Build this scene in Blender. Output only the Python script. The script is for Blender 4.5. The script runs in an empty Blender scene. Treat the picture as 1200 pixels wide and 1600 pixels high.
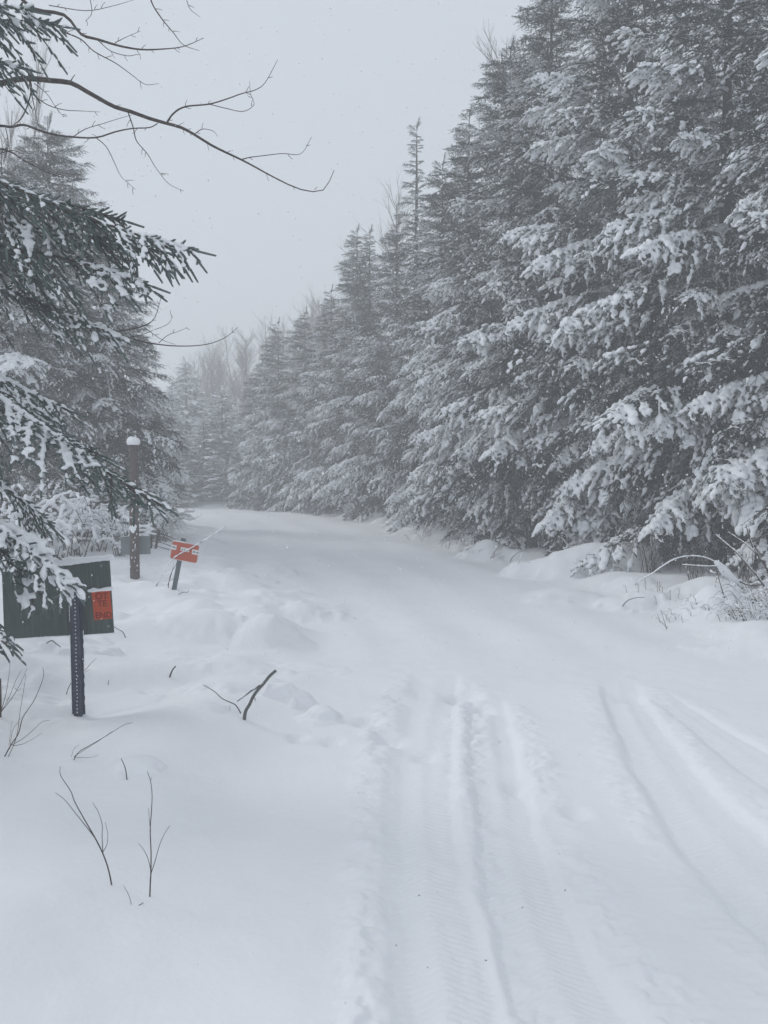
import bpy, bmesh, math, random
import numpy as np
import time; _T0 = time.time()
from mathutils import Vector, Matrix
PI = math.pi
rng = np.random.default_rng(7)
random.seed(7)
sc = bpy.context.scene
COL = sc.collection

# ------------------------------------------------------------------ camera
CAM_H, F, PITCH = 1.7, 1250.0, math.atan(60 / 1250.0)
cam_d = bpy.data.cameras.new('camera')
cam = bpy.data.objects.new('camera', cam_d); COL.objects.link(cam)
cam.location = (0, 0, CAM_H); cam.rotation_euler = (PI / 2 - PITCH, 0, 0)
cam_d.sensor_fit = 'VERTICAL'; cam_d.sensor_height = 36.0; cam_d.sensor_width = 27.0
cam_d.lens = 36.0 * F / 1600.0
cam_d.clip_start = 0.05; cam_d.clip_end = 1200
sc.camera = cam

# ------------------------------------------------------------------ sky, sun, exposure
SUN_EL, SUN_AZ = math.radians(36), math.radians(-60)      # azimuth from +Y towards +X
w = bpy.data.worlds.new('World'); sc.world = w; w.use_nodes = True
nt = w.node_tree; nt.nodes.clear()
sky = nt.nodes.new('ShaderNodeTexSky'); sky.sky_type = 'NISHITA'; sky.sun_disc = False
sky.sun_elevation = SUN_EL; sky.sun_rotation = SUN_AZ
cloud = nt.nodes.new('ShaderNodeRGB'); cloud.outputs[0].default_value = (6.45, 6.95, 7.55, 1)   # even cloud cover
mx = nt.nodes.new('ShaderNodeMix'); mx.data_type = 'RGBA'; mx.inputs[0].default_value = 0.93
bg = nt.nodes.new('ShaderNodeBackground'); bg.inputs[1].default_value = 0.1
wo = nt.nodes.new('ShaderNodeOutputWorld')
nt.links.new(sky.outputs[0], mx.inputs[6]); nt.links.new(cloud.outputs[0], mx.inputs[7])
nt.links.new(mx.outputs[2], bg.inputs[0]); nt.links.new(bg.outputs[0], wo.inputs[0])
sd = bpy.data.lights.new('sun', 'SUN'); sd.energy = 1.0; sd.angle = math.radians(16); sd.color = (1, 0.97, 0.93)
sun = bpy.data.objects.new('sun', sd); COL.objects.link(sun)
sv = Vector((math.sin(SUN_AZ) * math.cos(SUN_EL), math.cos(SUN_AZ) * math.cos(SUN_EL), math.sin(SUN_EL)))
sun.rotation_euler = sv.to_track_quat('Z', 'Y').to_euler()
sc.view_settings.view_transform = 'Standard'; sc.view_settings.look = 'None'
sc.view_settings.exposure = 0.04; sc.view_settings.gamma = 1.0; sc.view_settings.use_curve_mapping = False
sc.cycles.max_bounces = 6; sc.cycles.diffuse_bounces = 3; sc.cycles.volume_bounces = 3
sc.cycles.glossy_bounces = 1; sc.cycles.transmission_bounces = 1
sc.cycles.use_adaptive_sampling = True; sc.cycles.adaptive_threshold = 0.02
sc.cycles.use_denoising = True

# ------------------------------------------------------------------ materials
def mat(name, color, rough=0.9, noise=None, bump=None, var=0.0, spec=0.2):
    """noise=(scale, colour2, amount)  bump=(scale, strength, distance)  var=per-object brightness spread"""
    m = bpy.data.materials.new(name); m.use_nodes = True
    n = m.node_tree; b = n.nodes['Principled BSDF']
    b.inputs['Roughness'].default_value = rough
    b.inputs['Specular IOR Level'].default_value = spec
    b.inputs['Base Color'].default_value = (*color, 1)
    tc = n.nodes.new('ShaderNodeTexCoord')
    out = None
    if noise:
        t = n.nodes.new('ShaderNodeTexNoise'); t.inputs['Scale'].default_value = noise[0]; t.inputs['Detail'].default_value = 5
        n.links.new(tc.outputs['Object'], t.inputs['Vector'])
        r = n.nodes.new('ShaderNodeMapRange'); r.inputs[1].default_value = 0.35; r.inputs[2].default_value = 0.65
        r.inputs[4].default_value = noise[2]
        n.links.new(t.outputs['Fac'], r.inputs[0])
        x = n.nodes.new('ShaderNodeMix'); x.data_type = 'RGBA'
        x.inputs[6].default_value = (*color, 1); x.inputs[7].default_value = (*noise[1], 1)
        n.links.new(r.outputs[0], x.inputs[0]); out = x.outputs[2]
    if var:
        oi = n.nodes.new('ShaderNodeObjectInfo')
        r2 = n.nodes.new('ShaderNodeMapRange'); r2.inputs[3].default_value = 1 - var; r2.inputs[4].default_value = 1 + var
        n.links.new(oi.outputs['Random'], r2.inputs[0])
        h = n.nodes.new('ShaderNodeHueSaturation'); n.links.new(r2.outputs[0], h.inputs['Value'])
        if out: n.links.new(out, h.inputs['Color'])
        else: h.inputs['Color'].default_value = (*color, 1)
        out = h.outputs[0]
    if out: n.links.new(out, b.inputs['Base Color'])
    if bump:
        t = n.nodes.new('ShaderNodeTexNoise'); t.inputs['Scale'].default_value = bump[0]; t.inputs['Detail'].default_value = 6
        n.links.new(tc.outputs['Object'], t.inputs['Vector'])
        bp = n.nodes.new('ShaderNodeBump'); bp.inputs['Strength'].default_value = bump[1]; bp.inputs['Distance'].default_value = bump[2]
        n.links.new(t.outputs['Fac'], bp.inputs['Height']); n.links.new(bp.outputs[0], b.inputs['Normal'])
    return m

M_snow = mat('snow', (0.87, 0.88, 0.905), 0.95, noise=(1.3, (0.845, 0.857, 0.885), 1), bump=(30, 0.28, 0.014), spec=0.1)
M_snowc = mat('clinging_snow', (0.86, 0.875, 0.90), 0.95, bump=(60, 0.5, 0.008), spec=0.1)
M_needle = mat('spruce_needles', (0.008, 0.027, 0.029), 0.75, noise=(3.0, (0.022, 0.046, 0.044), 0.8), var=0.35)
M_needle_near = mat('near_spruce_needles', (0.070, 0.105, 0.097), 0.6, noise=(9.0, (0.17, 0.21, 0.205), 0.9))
M_bark = mat('bark', (0.075, 0.06, 0.05), 0.95, noise=(25, (0.035, 0.03, 0.028), 1), bump=(40, 0.8, 0.01))
M_twig = mat('bare_twig', (0.11, 0.092, 0.085), 0.85, noise=(30, (0.05, 0.042, 0.04), 1))
M_birch = mat('far_bare_wood', (0.16, 0.14, 0.13), 0.9)
M_pole = mat('weathered_pole_wood', (0.085, 0.065, 0.06), 0.95, noise=(35, (0.16, 0.14, 0.14), 0.7), bump=(60, 0.8, 0.006))

# ------------------------------------------------------------------ mesh buffer helpers
class Buf:
    def __init__(s): s.v = []; s.f = []; s.m = []; s.n = 0
    def add(s, v, f, mi=0):
        v = np.asarray(v, float).reshape(-1, 3); f = np.asarray(f, int).reshape(-1, 3)
        s.v.append(v); s.f.append(f + s.n); s.m.append(np.full(len(f), mi)); s.n += len(v)
    def arrays(s):
        return np.concatenate(s.v), np.concatenate(s.f), np.concatenate(s.m)
def mesh_from(name, v, f, mats, mi=None, smooth=True):
    me = bpy.data.meshes.new(name)
    me.vertices.add(len(v)); me.vertices.foreach_set('co', np.asarray(v, np.float32).ravel())
    me.loops.add(len(f) * 3); me.loops.foreach_set('vertex_index', np.asarray(f, np.int32).ravel())
    me.polygons.add(len(f)); me.polygons.foreach_set('loop_start', np.arange(0, len(f) * 3, 3, dtype=np.int32))
    if mi is not None: me.polygons.foreach_set('material_index', np.asarray(mi, np.int32))
    me.polygons.foreach_set('use_smooth', np.full(len(f), smooth))
    for m in (mats if isinstance(mats, (list, tuple)) else [mats]): me.materials.append(m)
    me.update(calc_edges=True); me.validate()
    return me
def link(name, me, parent=None, loc=None):
    o = bpy.data.objects.new(name, me); COL.objects.link(o)
    if parent: o.parent = parent
    if loc is not None: o.location = loc
    return o
def build(name, buf, mats, parent=None, loc=None, smooth=True):
    v, f, m = buf.arrays()
    return link(name, mesh_from(name, v, f, mats, m, smooth), parent, loc)
def tag(o, label=None, cat=None, group=None, kind=None):
    if label: o['label'] = label
    if cat: o['category'] = cat
    if group: o['group'] = group
    if kind: o['kind'] = kind
    return o
def empty(name, loc, label, cat, group=None, rz=0):
    o = bpy.data.objects.new(name, None); COL.objects.link(o); o.location = loc; o.rotation_euler = (0, 0, rz)
    return tag(o, label, cat, group)

def tube(buf, pts, rad, sides=5, mi=0, cap=True):
    pts = np.asarray(pts, float); n = len(pts); rad = np.broadcast_to(np.asarray(rad, float), (n,))
    t = np.gradient(pts, axis=0); t /= np.linalg.norm(t, axis=1)[:, None] + 1e-9
    ref = np.array([0, 0, 1.0]) if abs(t[:, 2]).mean() < 0.8 else np.array([1.0, 0, 0])
    u = np.cross(t, ref); u /= np.linalg.norm(u, axis=1)[:, None] + 1e-9
    w_ = np.cross(t, u)
    a = np.arange(sides) * 2 * PI / sides
    v = pts[:, None] + rad[:, None, None] * (np.cos(a)[None, :, None] * u[:, None] + np.sin(a)[None, :, None] * w_[:, None])
    v = v.reshape(-1, 3); i = np.arange(n - 1)[:, None] * sides; j = np.arange(sides)[None]; k = (j + 1) % sides
    A, B, C, D = i + j, i + k, i + sides + k, i + sides + j
    f = np.concatenate([np.stack([A, B, C], -1).reshape(-1, 3), np.stack([A, C, D], -1).reshape(-1, 3)])
    if cap:
        v = np.vstack([v, pts[0], pts[-1]]); q = n * sides; j = np.arange(sides); k = (j + 1) % sides
        f = np.concatenate([f, np.stack([np.full(sides, q), k, j], -1), np.stack([np.full(sides, q + 1), (n - 1) * sides + j, (n - 1) * sides + k], -1)])
    buf.add(v, f, mi)
def spline(P, n=12):
    """Catmull-Rom through the points"""
    P = np.asarray(P, float)
    if len(P) < 3: return np.array([P[0] + (P[-1] - P[0]) * t for t in np.linspace(0, 1, n)])
    Q = np.vstack([2 * P[0] - P[1], P, 2 * P[-1] - P[-2]]); out = []
    seg = len(P) - 1; k = max(2, n // seg)
    for i in range(seg):
        a, b, c, d = Q[i:i + 4]
        for t in np.linspace(0, 1, k, endpoint=False):
            out.append(0.5 * ((2 * b) + (-a + c) * t + (2 * a - 5 * b + 4 * c - d) * t * t + (-a + 3 * b - 3 * c + d) * t ** 3))
    out.append(P[-1]); return np.array(out)
def box(buf, c, s, mi=0, R=None):
    v = np.array([[x, y, z] for x in (-.5, .5) for y in (-.5, .5) for z in (-.5, .5)]) * np.array(s)
    if R is not None: v = v @ np.asarray(R).T
    f = [(0, 1, 3), (0, 3, 2), (4, 6, 7), (4, 7, 5), (0, 4, 5), (0, 5, 1), (2, 3, 7), (2, 7, 6), (0, 2, 6), (0, 6, 4), (1, 5, 7), (1, 7, 3)]
    buf.add(v + np.array(c), f, mi)

bmt = bmesh.new(); bmesh.ops.create_icosphere(bmt, subdivisions=2, radius=1)
ICO_V = np.array([v.co[:] for v in bmt.verts]); ICO_F = np.array([[v.index for v in f.verts] for f in bmt.faces]); bmt.free()
bmt = bmesh.new(); bmesh.ops.create_icosphere(bmt, subdivisions=1, radius=1)
ICO1_V = np.array([v.co[:] for v in bmt.verts]); ICO1_F = np.array([[v.index for v in f.verts] for f in bmt.faces]); bmt.free()
def unit(a): return a / (np.linalg.norm(a, axis=-1, keepdims=True) + 1e-9)
def blobs(buf, C, D, a, b, c, mi=0, tv=None, tf=None):
    """ellipsoids: centres C, long axis D (half length a), width b, height c"""
    tv = ICO1_V if tv is None else tv; tf = ICO1_F if tf is None else tf
    C = np.asarray(C, float); D = unit(np.asarray(D, float)); n = len(C)
    if n == 0: return
    S = unit(np.cross(D, np.array([0, 0, 1.0]) + 1e-4)); U = np.cross(S, D)
    a, b, c = [np.broadcast_to(np.asarray(q, float), (n,)) for q in (a, b, c)]
    v = C[:, None] + tv[None, :, 0, None] * (D * a[:, None])[:, None] + tv[None, :, 1, None] * (S * b[:, None])[:, None] + tv[None, :, 2, None] * (U * c[:, None])[:, None]
    f = tf[None] + (np.arange(n) * len(tv))[:, None, None]
    buf.add(v.reshape(-1, 3), f.reshape(-1, 3), mi)
_tmp_scene = bpy.data.scenes.new('workbench')
def fuse(buf, voxel):
    """melt overlapping blobs into one lump (voxel remesh), returns vertex and face arrays"""
    v, f, m = buf.arrays()
    o = bpy.data.objects.new('tmp', mesh_from('tmp', v, f, M_snowc)); _tmp_scene.collection.objects.link(o)
    md = o.modifiers.new('r', 'REMESH'); md.mode = 'VOXEL'; md.voxel_size = voxel; md.use_smooth_shade = True
    vl = _tmp_scene.view_layers[0]; vl.update(); dg = vl.depsgraph
    me = bpy.data.meshes.new_from_object(o.evaluated_get(dg))
    V = np.zeros(len(me.vertices) * 3, np.float32); me.vertices.foreach_get('co', V); V = V.reshape(-1, 3)
    me.calc_loop_triangles()
    T = np.zeros(len(me.loop_triangles) * 3, np.int32); me.loop_triangles.foreach_get('vertices', T); T = T.reshape(-1, 3)
    bpy.data.meshes.remove(me); old = o.data; bpy.data.objects.remove(o); bpy.data.meshes.remove(old)
    return V, T

# ------------------------------------------------------------------ pixels of the photograph to rays
_c, _s = math.cos(PITCH), math.sin(PITCH)
def ray(x, y):
    a, b = (x - 600) / F, (800 - y) / F
    return np.array([a, _c + b * _s, b * _c - _s])
def at(x, y, d):
    r = ray(x, y); return np.array([0, 0, CAM_H]) + r * (d / r[1])

# ------------------------------------------------------------------ ground height
def vnoise(x, y, seed, sc_):
    """smooth value noise, numpy"""
    x = x * sc_ + seed * 17.13; y = y * sc_ + seed * 7.71
    xi = np.floor(x).astype(np.int64); yi = np.floor(y).astype(np.int64); fx = x - xi; fy = y - yi
    fx = fx * fx * fx * (fx * (fx * 6 - 15) + 10); fy = fy * fy * fy * (fy * (fy * 6 - 15) + 10)
    def h(a, b):
        n = (a * 374761393 + b * 668265263 + seed * 69069) & 0xffffffff
        n = ((n ^ (n >> 13)) * 1274126177) & 0xffffffff
        return ((n ^ (n >> 16)) & 0xffff) / 65535.0
    return (h(xi, yi) * (1 - fx) + h(xi + 1, yi) * fx) * (1 - fy) + (h(xi, yi + 1) * (1 - fx) + h(xi + 1, yi + 1) * fx) * fy - 0.5
def sm(a, b, x):
    t = np.clip((x - a) / (b - a), 0, 1); return t * t * (3 - 2 * t)
LY = [0, 3, 5, 8.2, 9.7, 15.2, 23.6, 35, 50, 90]
LX = [-.9, -.55, -.35, -.52, -.8, -2.4, -5.1, -9.5, -17, -45]
RY = [0, 4, 7.1, 9.7, 13.3, 19.3, 26, 32, 40, 50, 90]
RX = [4.2, 3.9, 3.5, 3.15, 2.75, 1.5, .1, -1.6, -5.0, -10.5, -38]
lump_r = np.random.default_rng(3)
LUMPS = [(-1.80, 7.9, .46, .30, .17), (-1.02, 7.9, .42, .22, .11), (-.66, 5.8, .19, .14, .12), (-.42, 5.5, .13, .15, .08),
         (-1.34, 4.3, .14, .12, .07), (3.3, 13.0, 1.35, .65, .40), (4.2, 13.1, .45, .4, .2), (2.45, 10.9, .55, .4, .12),
         (3.85, 9.3, .38, .3, .2), (3.1, 10.2, .5, .4, .12), (4.3, 10.5, .6, .5, .2), (-2.9, 12.4, .7, .4, .15),
         (-.95, 9.5, .3, .25, .09), (-1.6, 10.3, .6, .35, .12), (5.0, 9.0, .6, .4, .22), (-3.4, 8.4, .9, .35, .12),
         (-4.4, 11.2, 1.0, .5, .2), (-2.2, 9.1, .5, .25, .1)]
for _ in range(90):
    y = lump_r.uniform(7.5, 40); k = lump_r.random() < .55
    x = (np.interp(y, RY, RX) + abs(lump_r.normal(0, .7)) + .05) if k else (np.interp(y, LY, LX) - abs(lump_r.normal(0, .8)) - .05)
    r = lump_r.uniform(.15, .5); LUMPS.append((x, y, r * lump_r.uniform(1, 1.8), r, r * lump_r.uniform(.15, .38)))
for _ in range(60):                                                    # uneven snow bank along the foot of the spruces
    y = lump_r.uniform(14.5, 38); x = np.interp(y, RY, RX) + lump_r.uniform(-.2, .8); r = lump_r.uniform(.12, .36) * (1 + y / 40)
    LUMPS.append((x, y, r * lump_r.uniform(1, 1.8), r, r * lump_r.uniform(.2, .36)))
for _ in range(46):                                                    # broken snow left of the road near the signs
    y = lump_r.uniform(4.8, 13.5); x = np.interp(y, LY, LX) - lump_r.uniform(-.1, 2.6); r = lump_r.uniform(.10, .42)
    LUMPS.append((x, y, r * lump_r.uniform(1, 1.7), r, r * lump_r.uniform(.16, .36)))
for _ in range(36):                                                    # snow bank across the far bend
    x = lump_r.uniform(-17, -4.5); y = 45 + lump_r.uniform(-2, 4); r = lump_r.uniform(.5, 1.4)
    LUMPS.append((x, y, r * 1.5, r, r * lump_r.uniform(.12, .3)))
# wheel tracks: (left edge, right edge) in photograph pixels from near to far
TRK = [([(612, 1760), (618, 1600), (612, 1480), (606, 1380), (604, 1300), (610, 1200), (628, 1110), (650, 1050)],
        [(830, 1760), (783, 1600), (756, 1490), (728, 1400), (716, 1310), (704, 1200), (712, 1110), (716, 1050)]),
       ([(900, 1760), (806, 1600), (772, 1490), (750, 1400), (742, 1310), (732, 1220), (728, 1150), (735, 1090)],
        [(1075, 1760), (984, 1600), (925, 1500), (875, 1400), (838, 1300), (815, 1210), (800, 1150), (785, 1090)]),
       ([(1330, 1640), (1240, 1520), (1112, 1396), (1042, 1297), (984, 1192), (955, 1120), (937, 1063)],
        [(1520, 1600), (1380, 1480), (1200, 1306), (1130, 1244), (1060, 1162), (1020, 1110), (990, 1063)]),
       ([(1500, 1400), (1290, 1290), (1150, 1200), (1040, 1110), (1005, 1080)],
        [(1640, 1380), (1380, 1270), (1200, 1170), (1070, 1095), (1030, 1072)])]
def flat(p):
    r = ray(*p); t = -CAM_H / r[2]; return np.array([r[0] * t, r[1] * t])
TR = []
for L, R in TRK:
    Lw = np.array([flat(p) for p in L]); Rw = np.array([flat(p) for p in R])
    TR.append((Lw[:, 1][::1], Lw[:, 0], Rw[:, 1], Rw[:, 0]))
def H(x, y):
    x = np.asarray(x, float); y = np.asarray(y, float)
    xl = np.interp(y, LY, LX); xr = np.interp(y, RY, RX)
    wob = vnoise(x, y, 5, .8) * .5
    sl = xl - x + wob; sr = x - xr + wob
    z = vnoise(x, y, 1, .25) * .10 + vnoise(x, y, 2, .9) * .035
    z += sm(0, 1.0, sl) * .12 + sm(.8, 7, sl) * .35 + sm(6, 30, sl) * .8
    z += sm(-.1, .9, sr) * .12 + sm(.6, 3.0, sr) * .06 + sm(5, 30, sr) * .9
    out = np.maximum(sm(0, .8, sl), sm(0, .6, sr))
    z += out * (vnoise(x, y, 3, 1.1) * .16 + vnoise(x, y, 4, 2.7) * .05)
    z += out * (vnoise(x * .45 + y * .9, x * .5 - y * .2, 9, 1.4)) * .05
    z += sm(-.3, 1.2, sl) * sm(12, 8, y) * (vnoise(x * .35 - y * .75, x * .3 + y * .1, 14, 1.6) * .23 + vnoise(x * .5 - y, x * .4, 15, 3.1) * .04)
    z += .80 * sm(40, 45, y) * (1 - sm(60, 75, y) * .5)
    rd = np.clip((x - xl) / (xr - xl), 0, 1)
    z += np.sin(rd * 2 * PI * 4 + 1) * .022 * sm(0, .12, rd) * sm(1, .88, rd) * sm(5.5, 8, y) * (.6 + vnoise(x, y, 91, .5))
    for cx, cy, rx, ry, h in LUMPS:
        m = (abs(x - cx) < rx * 1.5) & (abs(y - cy) < ry * 1.5)
        if not m.any(): continue
        q = ((x[m] - cx) / rx) ** 2 + ((y[m] - cy) / ry) ** 2; h = h * (.78 if cx < 0 and cy < 30 else 1)
        q = q * (1 + .9 * vnoise(x[m], y[m], 95, 2.2 / max(.25, rx)) + .5 * vnoise(x[m], y[m], 96, 6.0 / max(.25, rx)))
        z[m] += h * (1.15 * np.exp(-q * 1.6) * sm(1.9, .4, q) if rx > .2 and (cx * 7 + cy * 3) % 1 > .35 else np.clip(1 - q, 0, 1) ** .8 * sm(1.0, .6, q))
    near = (y < 11) & (y > .8)
    if near.any():
        X, Y = x[near], y[near]; dz = np.zeros_like(X); chew = np.zeros_like(X)
        for ti, (ly, lx, ry_, rx_) in enumerate(TR):
            a = np.interp(Y, ly, lx); b = np.interp(Y, ry_, rx_)
            a += vnoise(X, Y, 11 + ti, 6) * .03; b += vnoise(X, Y, 21 + ti, 6) * .03
            wdt = np.maximum(b - a, .05); u = (X - a) / wdt
            end = ly.max(); fade = sm(end + .15, end - .5, Y)
            dep = (.035, .042, .035, .02)[ti]
            inside = sm(-.03 - .1 * (ti == 0), .10 + .1 * (ti == 0), u) * sm(1.03, .90, u)
            dz -= dep * inside * fade
            dz += .6 * dep * np.exp(-((u - .5) / .13) ** 2) * inside * fade * .5        # ridge between the two halves of the tread
            dz -= .022 * np.exp(-((u - 1.0) / .06) ** 2) * fade                              # sharper trough along one edge
            dz -= (.004, .008, .016, .008)[ti] * np.exp(-((u - 0.0) / .06) ** 2) * fade
            lug = np.sin((Y + .25 * abs(u - .5) * wdt * 2 + .01 * vnoise(X, Y, 31, 5)) * 2 * PI / .036)
            dz += .0034 * lug * inside * fade * sm(7.5, 4.5, Y)
            bw = .8 + 1.3 * (vnoise(X, Y, 61 + ti, .9) + .5); berm = (np.exp(-((u + .25 * bw) / (.2 * bw)) ** 2) + np.exp(-((u - 1 - .27 * bw) / (.2 * bw)) ** 2)) * (.45 + .9 * (vnoise(X, Y, 71 + ti, 1.3) + .5))
            chew = np.maximum(chew, berm * fade * (1 - .55 * (ti == 1) * (u < .5)) * sm(-.9, -.2, u) * sm(1.9, 1.2, u) * (1, 1, .55, .4)[ti])
            dz += .010 * berm * fade * (1, 1, .5, .3)[ti]
        ch = chew
        blob = sm(.0, .35, vnoise(X, Y, 41, 13)) * .017 + sm(-.05, .3, vnoise(X, Y, 42, 25)) * .013 + vnoise(X, Y, 43, 45) * .009 + vnoise(X, Y, 44, 5) * .009
        z[near] += dz + ch * blob
    m = (y < 9.5) & (y > 1)                                                 # a line of trodden holes
    if m.any():
        for cx, cy, r, d_ in ((.02, 5.05, .10, .08), (-.12, 5.4, .09, .07), (.62, 6.1, .12, .09), (.68, 5.75, .10, .08), (-.55, 5.05, .06, .03), (-.32, 5.0, .07, .03),
                              (.1, 6.0, .1, .04), (1.9, 6.1, .12, .03), (.25, 4.75, .07, .04), (.75, 4.3, .08, .04), (.95, 3.9, .07, .03)):
            z[m] -= d_ * np.exp(-(((x[m] - cx) / r) ** 2 + ((y[m] - cy) / (r * 1.2)) ** 2) ** 1.5)
    z[...] += vnoise(x, y, 51, 9) * .006 * (y < 14)
    return z
def h1(x, y): return float(H(np.array([x]), np.array([y]))[0])
def hit(px, py):
    r = ray(px, py); t = .8 * 1.002 ** np.arange(2200); P = np.array([0, 0, CAM_H]) + r * t[:, None]
    k = int(np.argmax(P[:, 2] < H(P[:, 0], P[:, 1]))); return P[k]

def ground():
    rr = [0.6]
    while rr[-1] < 7.5: rr.append(rr[-1] + (.05 if rr[-1] < 1.9 else .0105))
    while rr[-1] < 230: rr.append(rr[-1] * 1.011)
    rr = np.array(rr)
    th = np.concatenate([np.linspace(-PI, -.62, 40, endpoint=False), np.linspace(-.6, .6, 350), np.linspace(.62, PI, 40)[1:]])
    R, T = np.meshgrid(rr, th, indexing='ij'); X = R * np.sin(T); Y = R * np.cos(T)
    Z = H(X.ravel(), Y.ravel())
    V = np.stack([X.ravel(), Y.ravel(), Z], -1)
    n, m = R.shape; i = (np.arange(n - 1) * m)[:, None]; j = np.arange(m - 1)[None]
    A = i + j; B = A + 1; C = B + m; D = A + m
    V = np.vstack([V, [[0, 0, h1(0, 0)]]]); q = len(V) - 1
    F1 = np.stack([A, B, C], -1).reshape(-1, 3)[:, ::-1]; F2 = np.stack([A, C, D], -1).reshape(-1, 3)[:, ::-1]
    f = np.concatenate([F1, F2, np.stack([np.full(m - 1, q), np.arange(1, m), np.arange(m - 1)], -1)])
    c = V[f].mean(1)
    road = (c[:, 0] > np.interp(c[:, 1], LY, LX)) & (c[:, 0] < np.interp(c[:, 1], RY, RX)) & (c[:, 1] < 44) & (c[:, 1] > -60)
    for nm, sel, lab in (('ground', ~road, 'deep soft snow covering both verges and the forest floor'), ('road', road, 'snow-covered forest road with fresh wheel tracks')):
        ff = f[sel]; u, inv = np.unique(ff, return_inverse=True)
        o = link(nm, mesh_from(nm, V[u], inv.reshape(-1, 3), M_snow))
        tag(o, lab, nm, None, 'structure')
ground()

print('T', round(time.time() - _T0, 1))
# ------------------------------------------------------------------ haze and falling snow
hz = Buf(); box(hz, (0, 0, 6.4), (480, 480, 17.2))
ho = build('haze', hz, bpy.data.materials.new('haze_air'), smooth=False)
hm = ho.data.materials[0]; hm.use_nodes = True; hn = hm.node_tree; hn.nodes.clear()
pv = hn.nodes.new('ShaderNodeVolumePrincipled'); pv.inputs['Color'].default_value = (.98, .988, .995, 1)
pv.inputs['Density'].default_value = 0.0124; pv.inputs['Anisotropy'].default_value = 0.0
hout = hn.nodes.new('ShaderNodeOutputMaterial'); hn.links.new(pv.outputs[0], hout.inputs['Volume'])
tag(ho, 'pale snowy air fading the far trees', 'haze', None, 'stuff')

def flakes():
    r = np.random.default_rng(12); n = 11000
    y = 1.6 + 22 * r.random(n) ** .8; x = r.uniform(-.62, .62, n) * y * 1.15; z = CAM_H + r.uniform(-.75, .75, n) * y
    k = (z > H(x, y) + .02) & (z < 13); x, y, z = x[k], y[k], z[k]; n = len(x)
    s = (.0028 + .0045 * r.random(n) ** 2) * np.clip(y / 6, .45, 1.6)
    O = np.array([[1, 0, 0], [-1, 0, 0], [0, 1, 0], [0, -1, 0], [0, 0, 1], [0, 0, -1]], float)
    Fq = np.array([(0, 2, 4), (2, 1, 4), (1, 3, 4), (3, 0, 4), (2, 0, 5), (1, 2, 5), (3, 1, 5), (0, 3, 5)])
    st = np.stack([s * 1.0, s, s * 1.5], -1)
    V = np.stack([x, y, z], -1)[:, None] + O[None] * st[:, None]
    b = Buf(); b.add(V.reshape(-1, 3), (Fq[None] + (np.arange(n) * 6)[:, None, None]).reshape(-1, 3))
    tag(build('falling_snow', b, M_snowc), 'small white snowflakes drifting down through the air', 'snowflakes', None, 'stuff')
flakes()

print('T', round(time.time() - _T0, 1))
# ------------------------------------------------------------------ spruce boughs
def needles(buf, P, D, l, k, nl, nw, mi=0, r=rng):
    n = len(P)
    if n == 0: return
    D = unit(D); S = unit(np.cross(D, np.array([.05, .03, 1.0]))); U = np.cross(S, D)
    t = (np.arange(k)[None] + r.random((n, k))) / k
    ph = np.arange(k)[None] * 2.399 + r.random((n, 1)) * 6.28
    rad = np.cos(ph)[..., None] * S[:, None] + np.sin(ph)[..., None] * U[:, None]
    a = (.95 - .55 * t ** 3)[..., None]
    d = D[:, None] * np.cos(a) + rad * np.sin(a)
    ln = nl * (.8 + .4 * r.random((n, k))) * (1 - .25 * t)
    p = P[:, None] + D[:, None] * (t * l[:, None])[..., None]
    side = unit(np.cross(d, D[:, None] + .001)) * (nw / 2)
    V = np.stack([p - side, p + side, p + d * ln[..., None]], 2).reshape(-1, 3)
    buf.add(V, np.arange(len(V)).reshape(-1, 3), mi)
def stems(buf, P, D, l, r0, mi=0):
    n = len(P); D = unit(D); S = unit(np.cross(D, np.array([.05, .03, 1.0]))); U = np.cross(S, D)
    a = np.arange(3) * 2.0944
    ring = np.cos(a)[None, :, None] * S[:, None] + np.sin(a)[None, :, None] * U[:, None]
    v = np.concatenate([P[:, None] + ring * r0, (P + D * l[:, None])[:, None] + ring * r0 * .72], 1)
    f = np.array([(0, 1, 4), (0, 4, 3), (1, 2, 5), (1, 5, 4), (2, 0, 3), (2, 3, 5), (3, 4, 5)])
    buf.add(v.reshape(-1, 3), (f[None] + (np.arange(n) * 6)[:, None, None]).reshape(-1, 3), mi)

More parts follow.
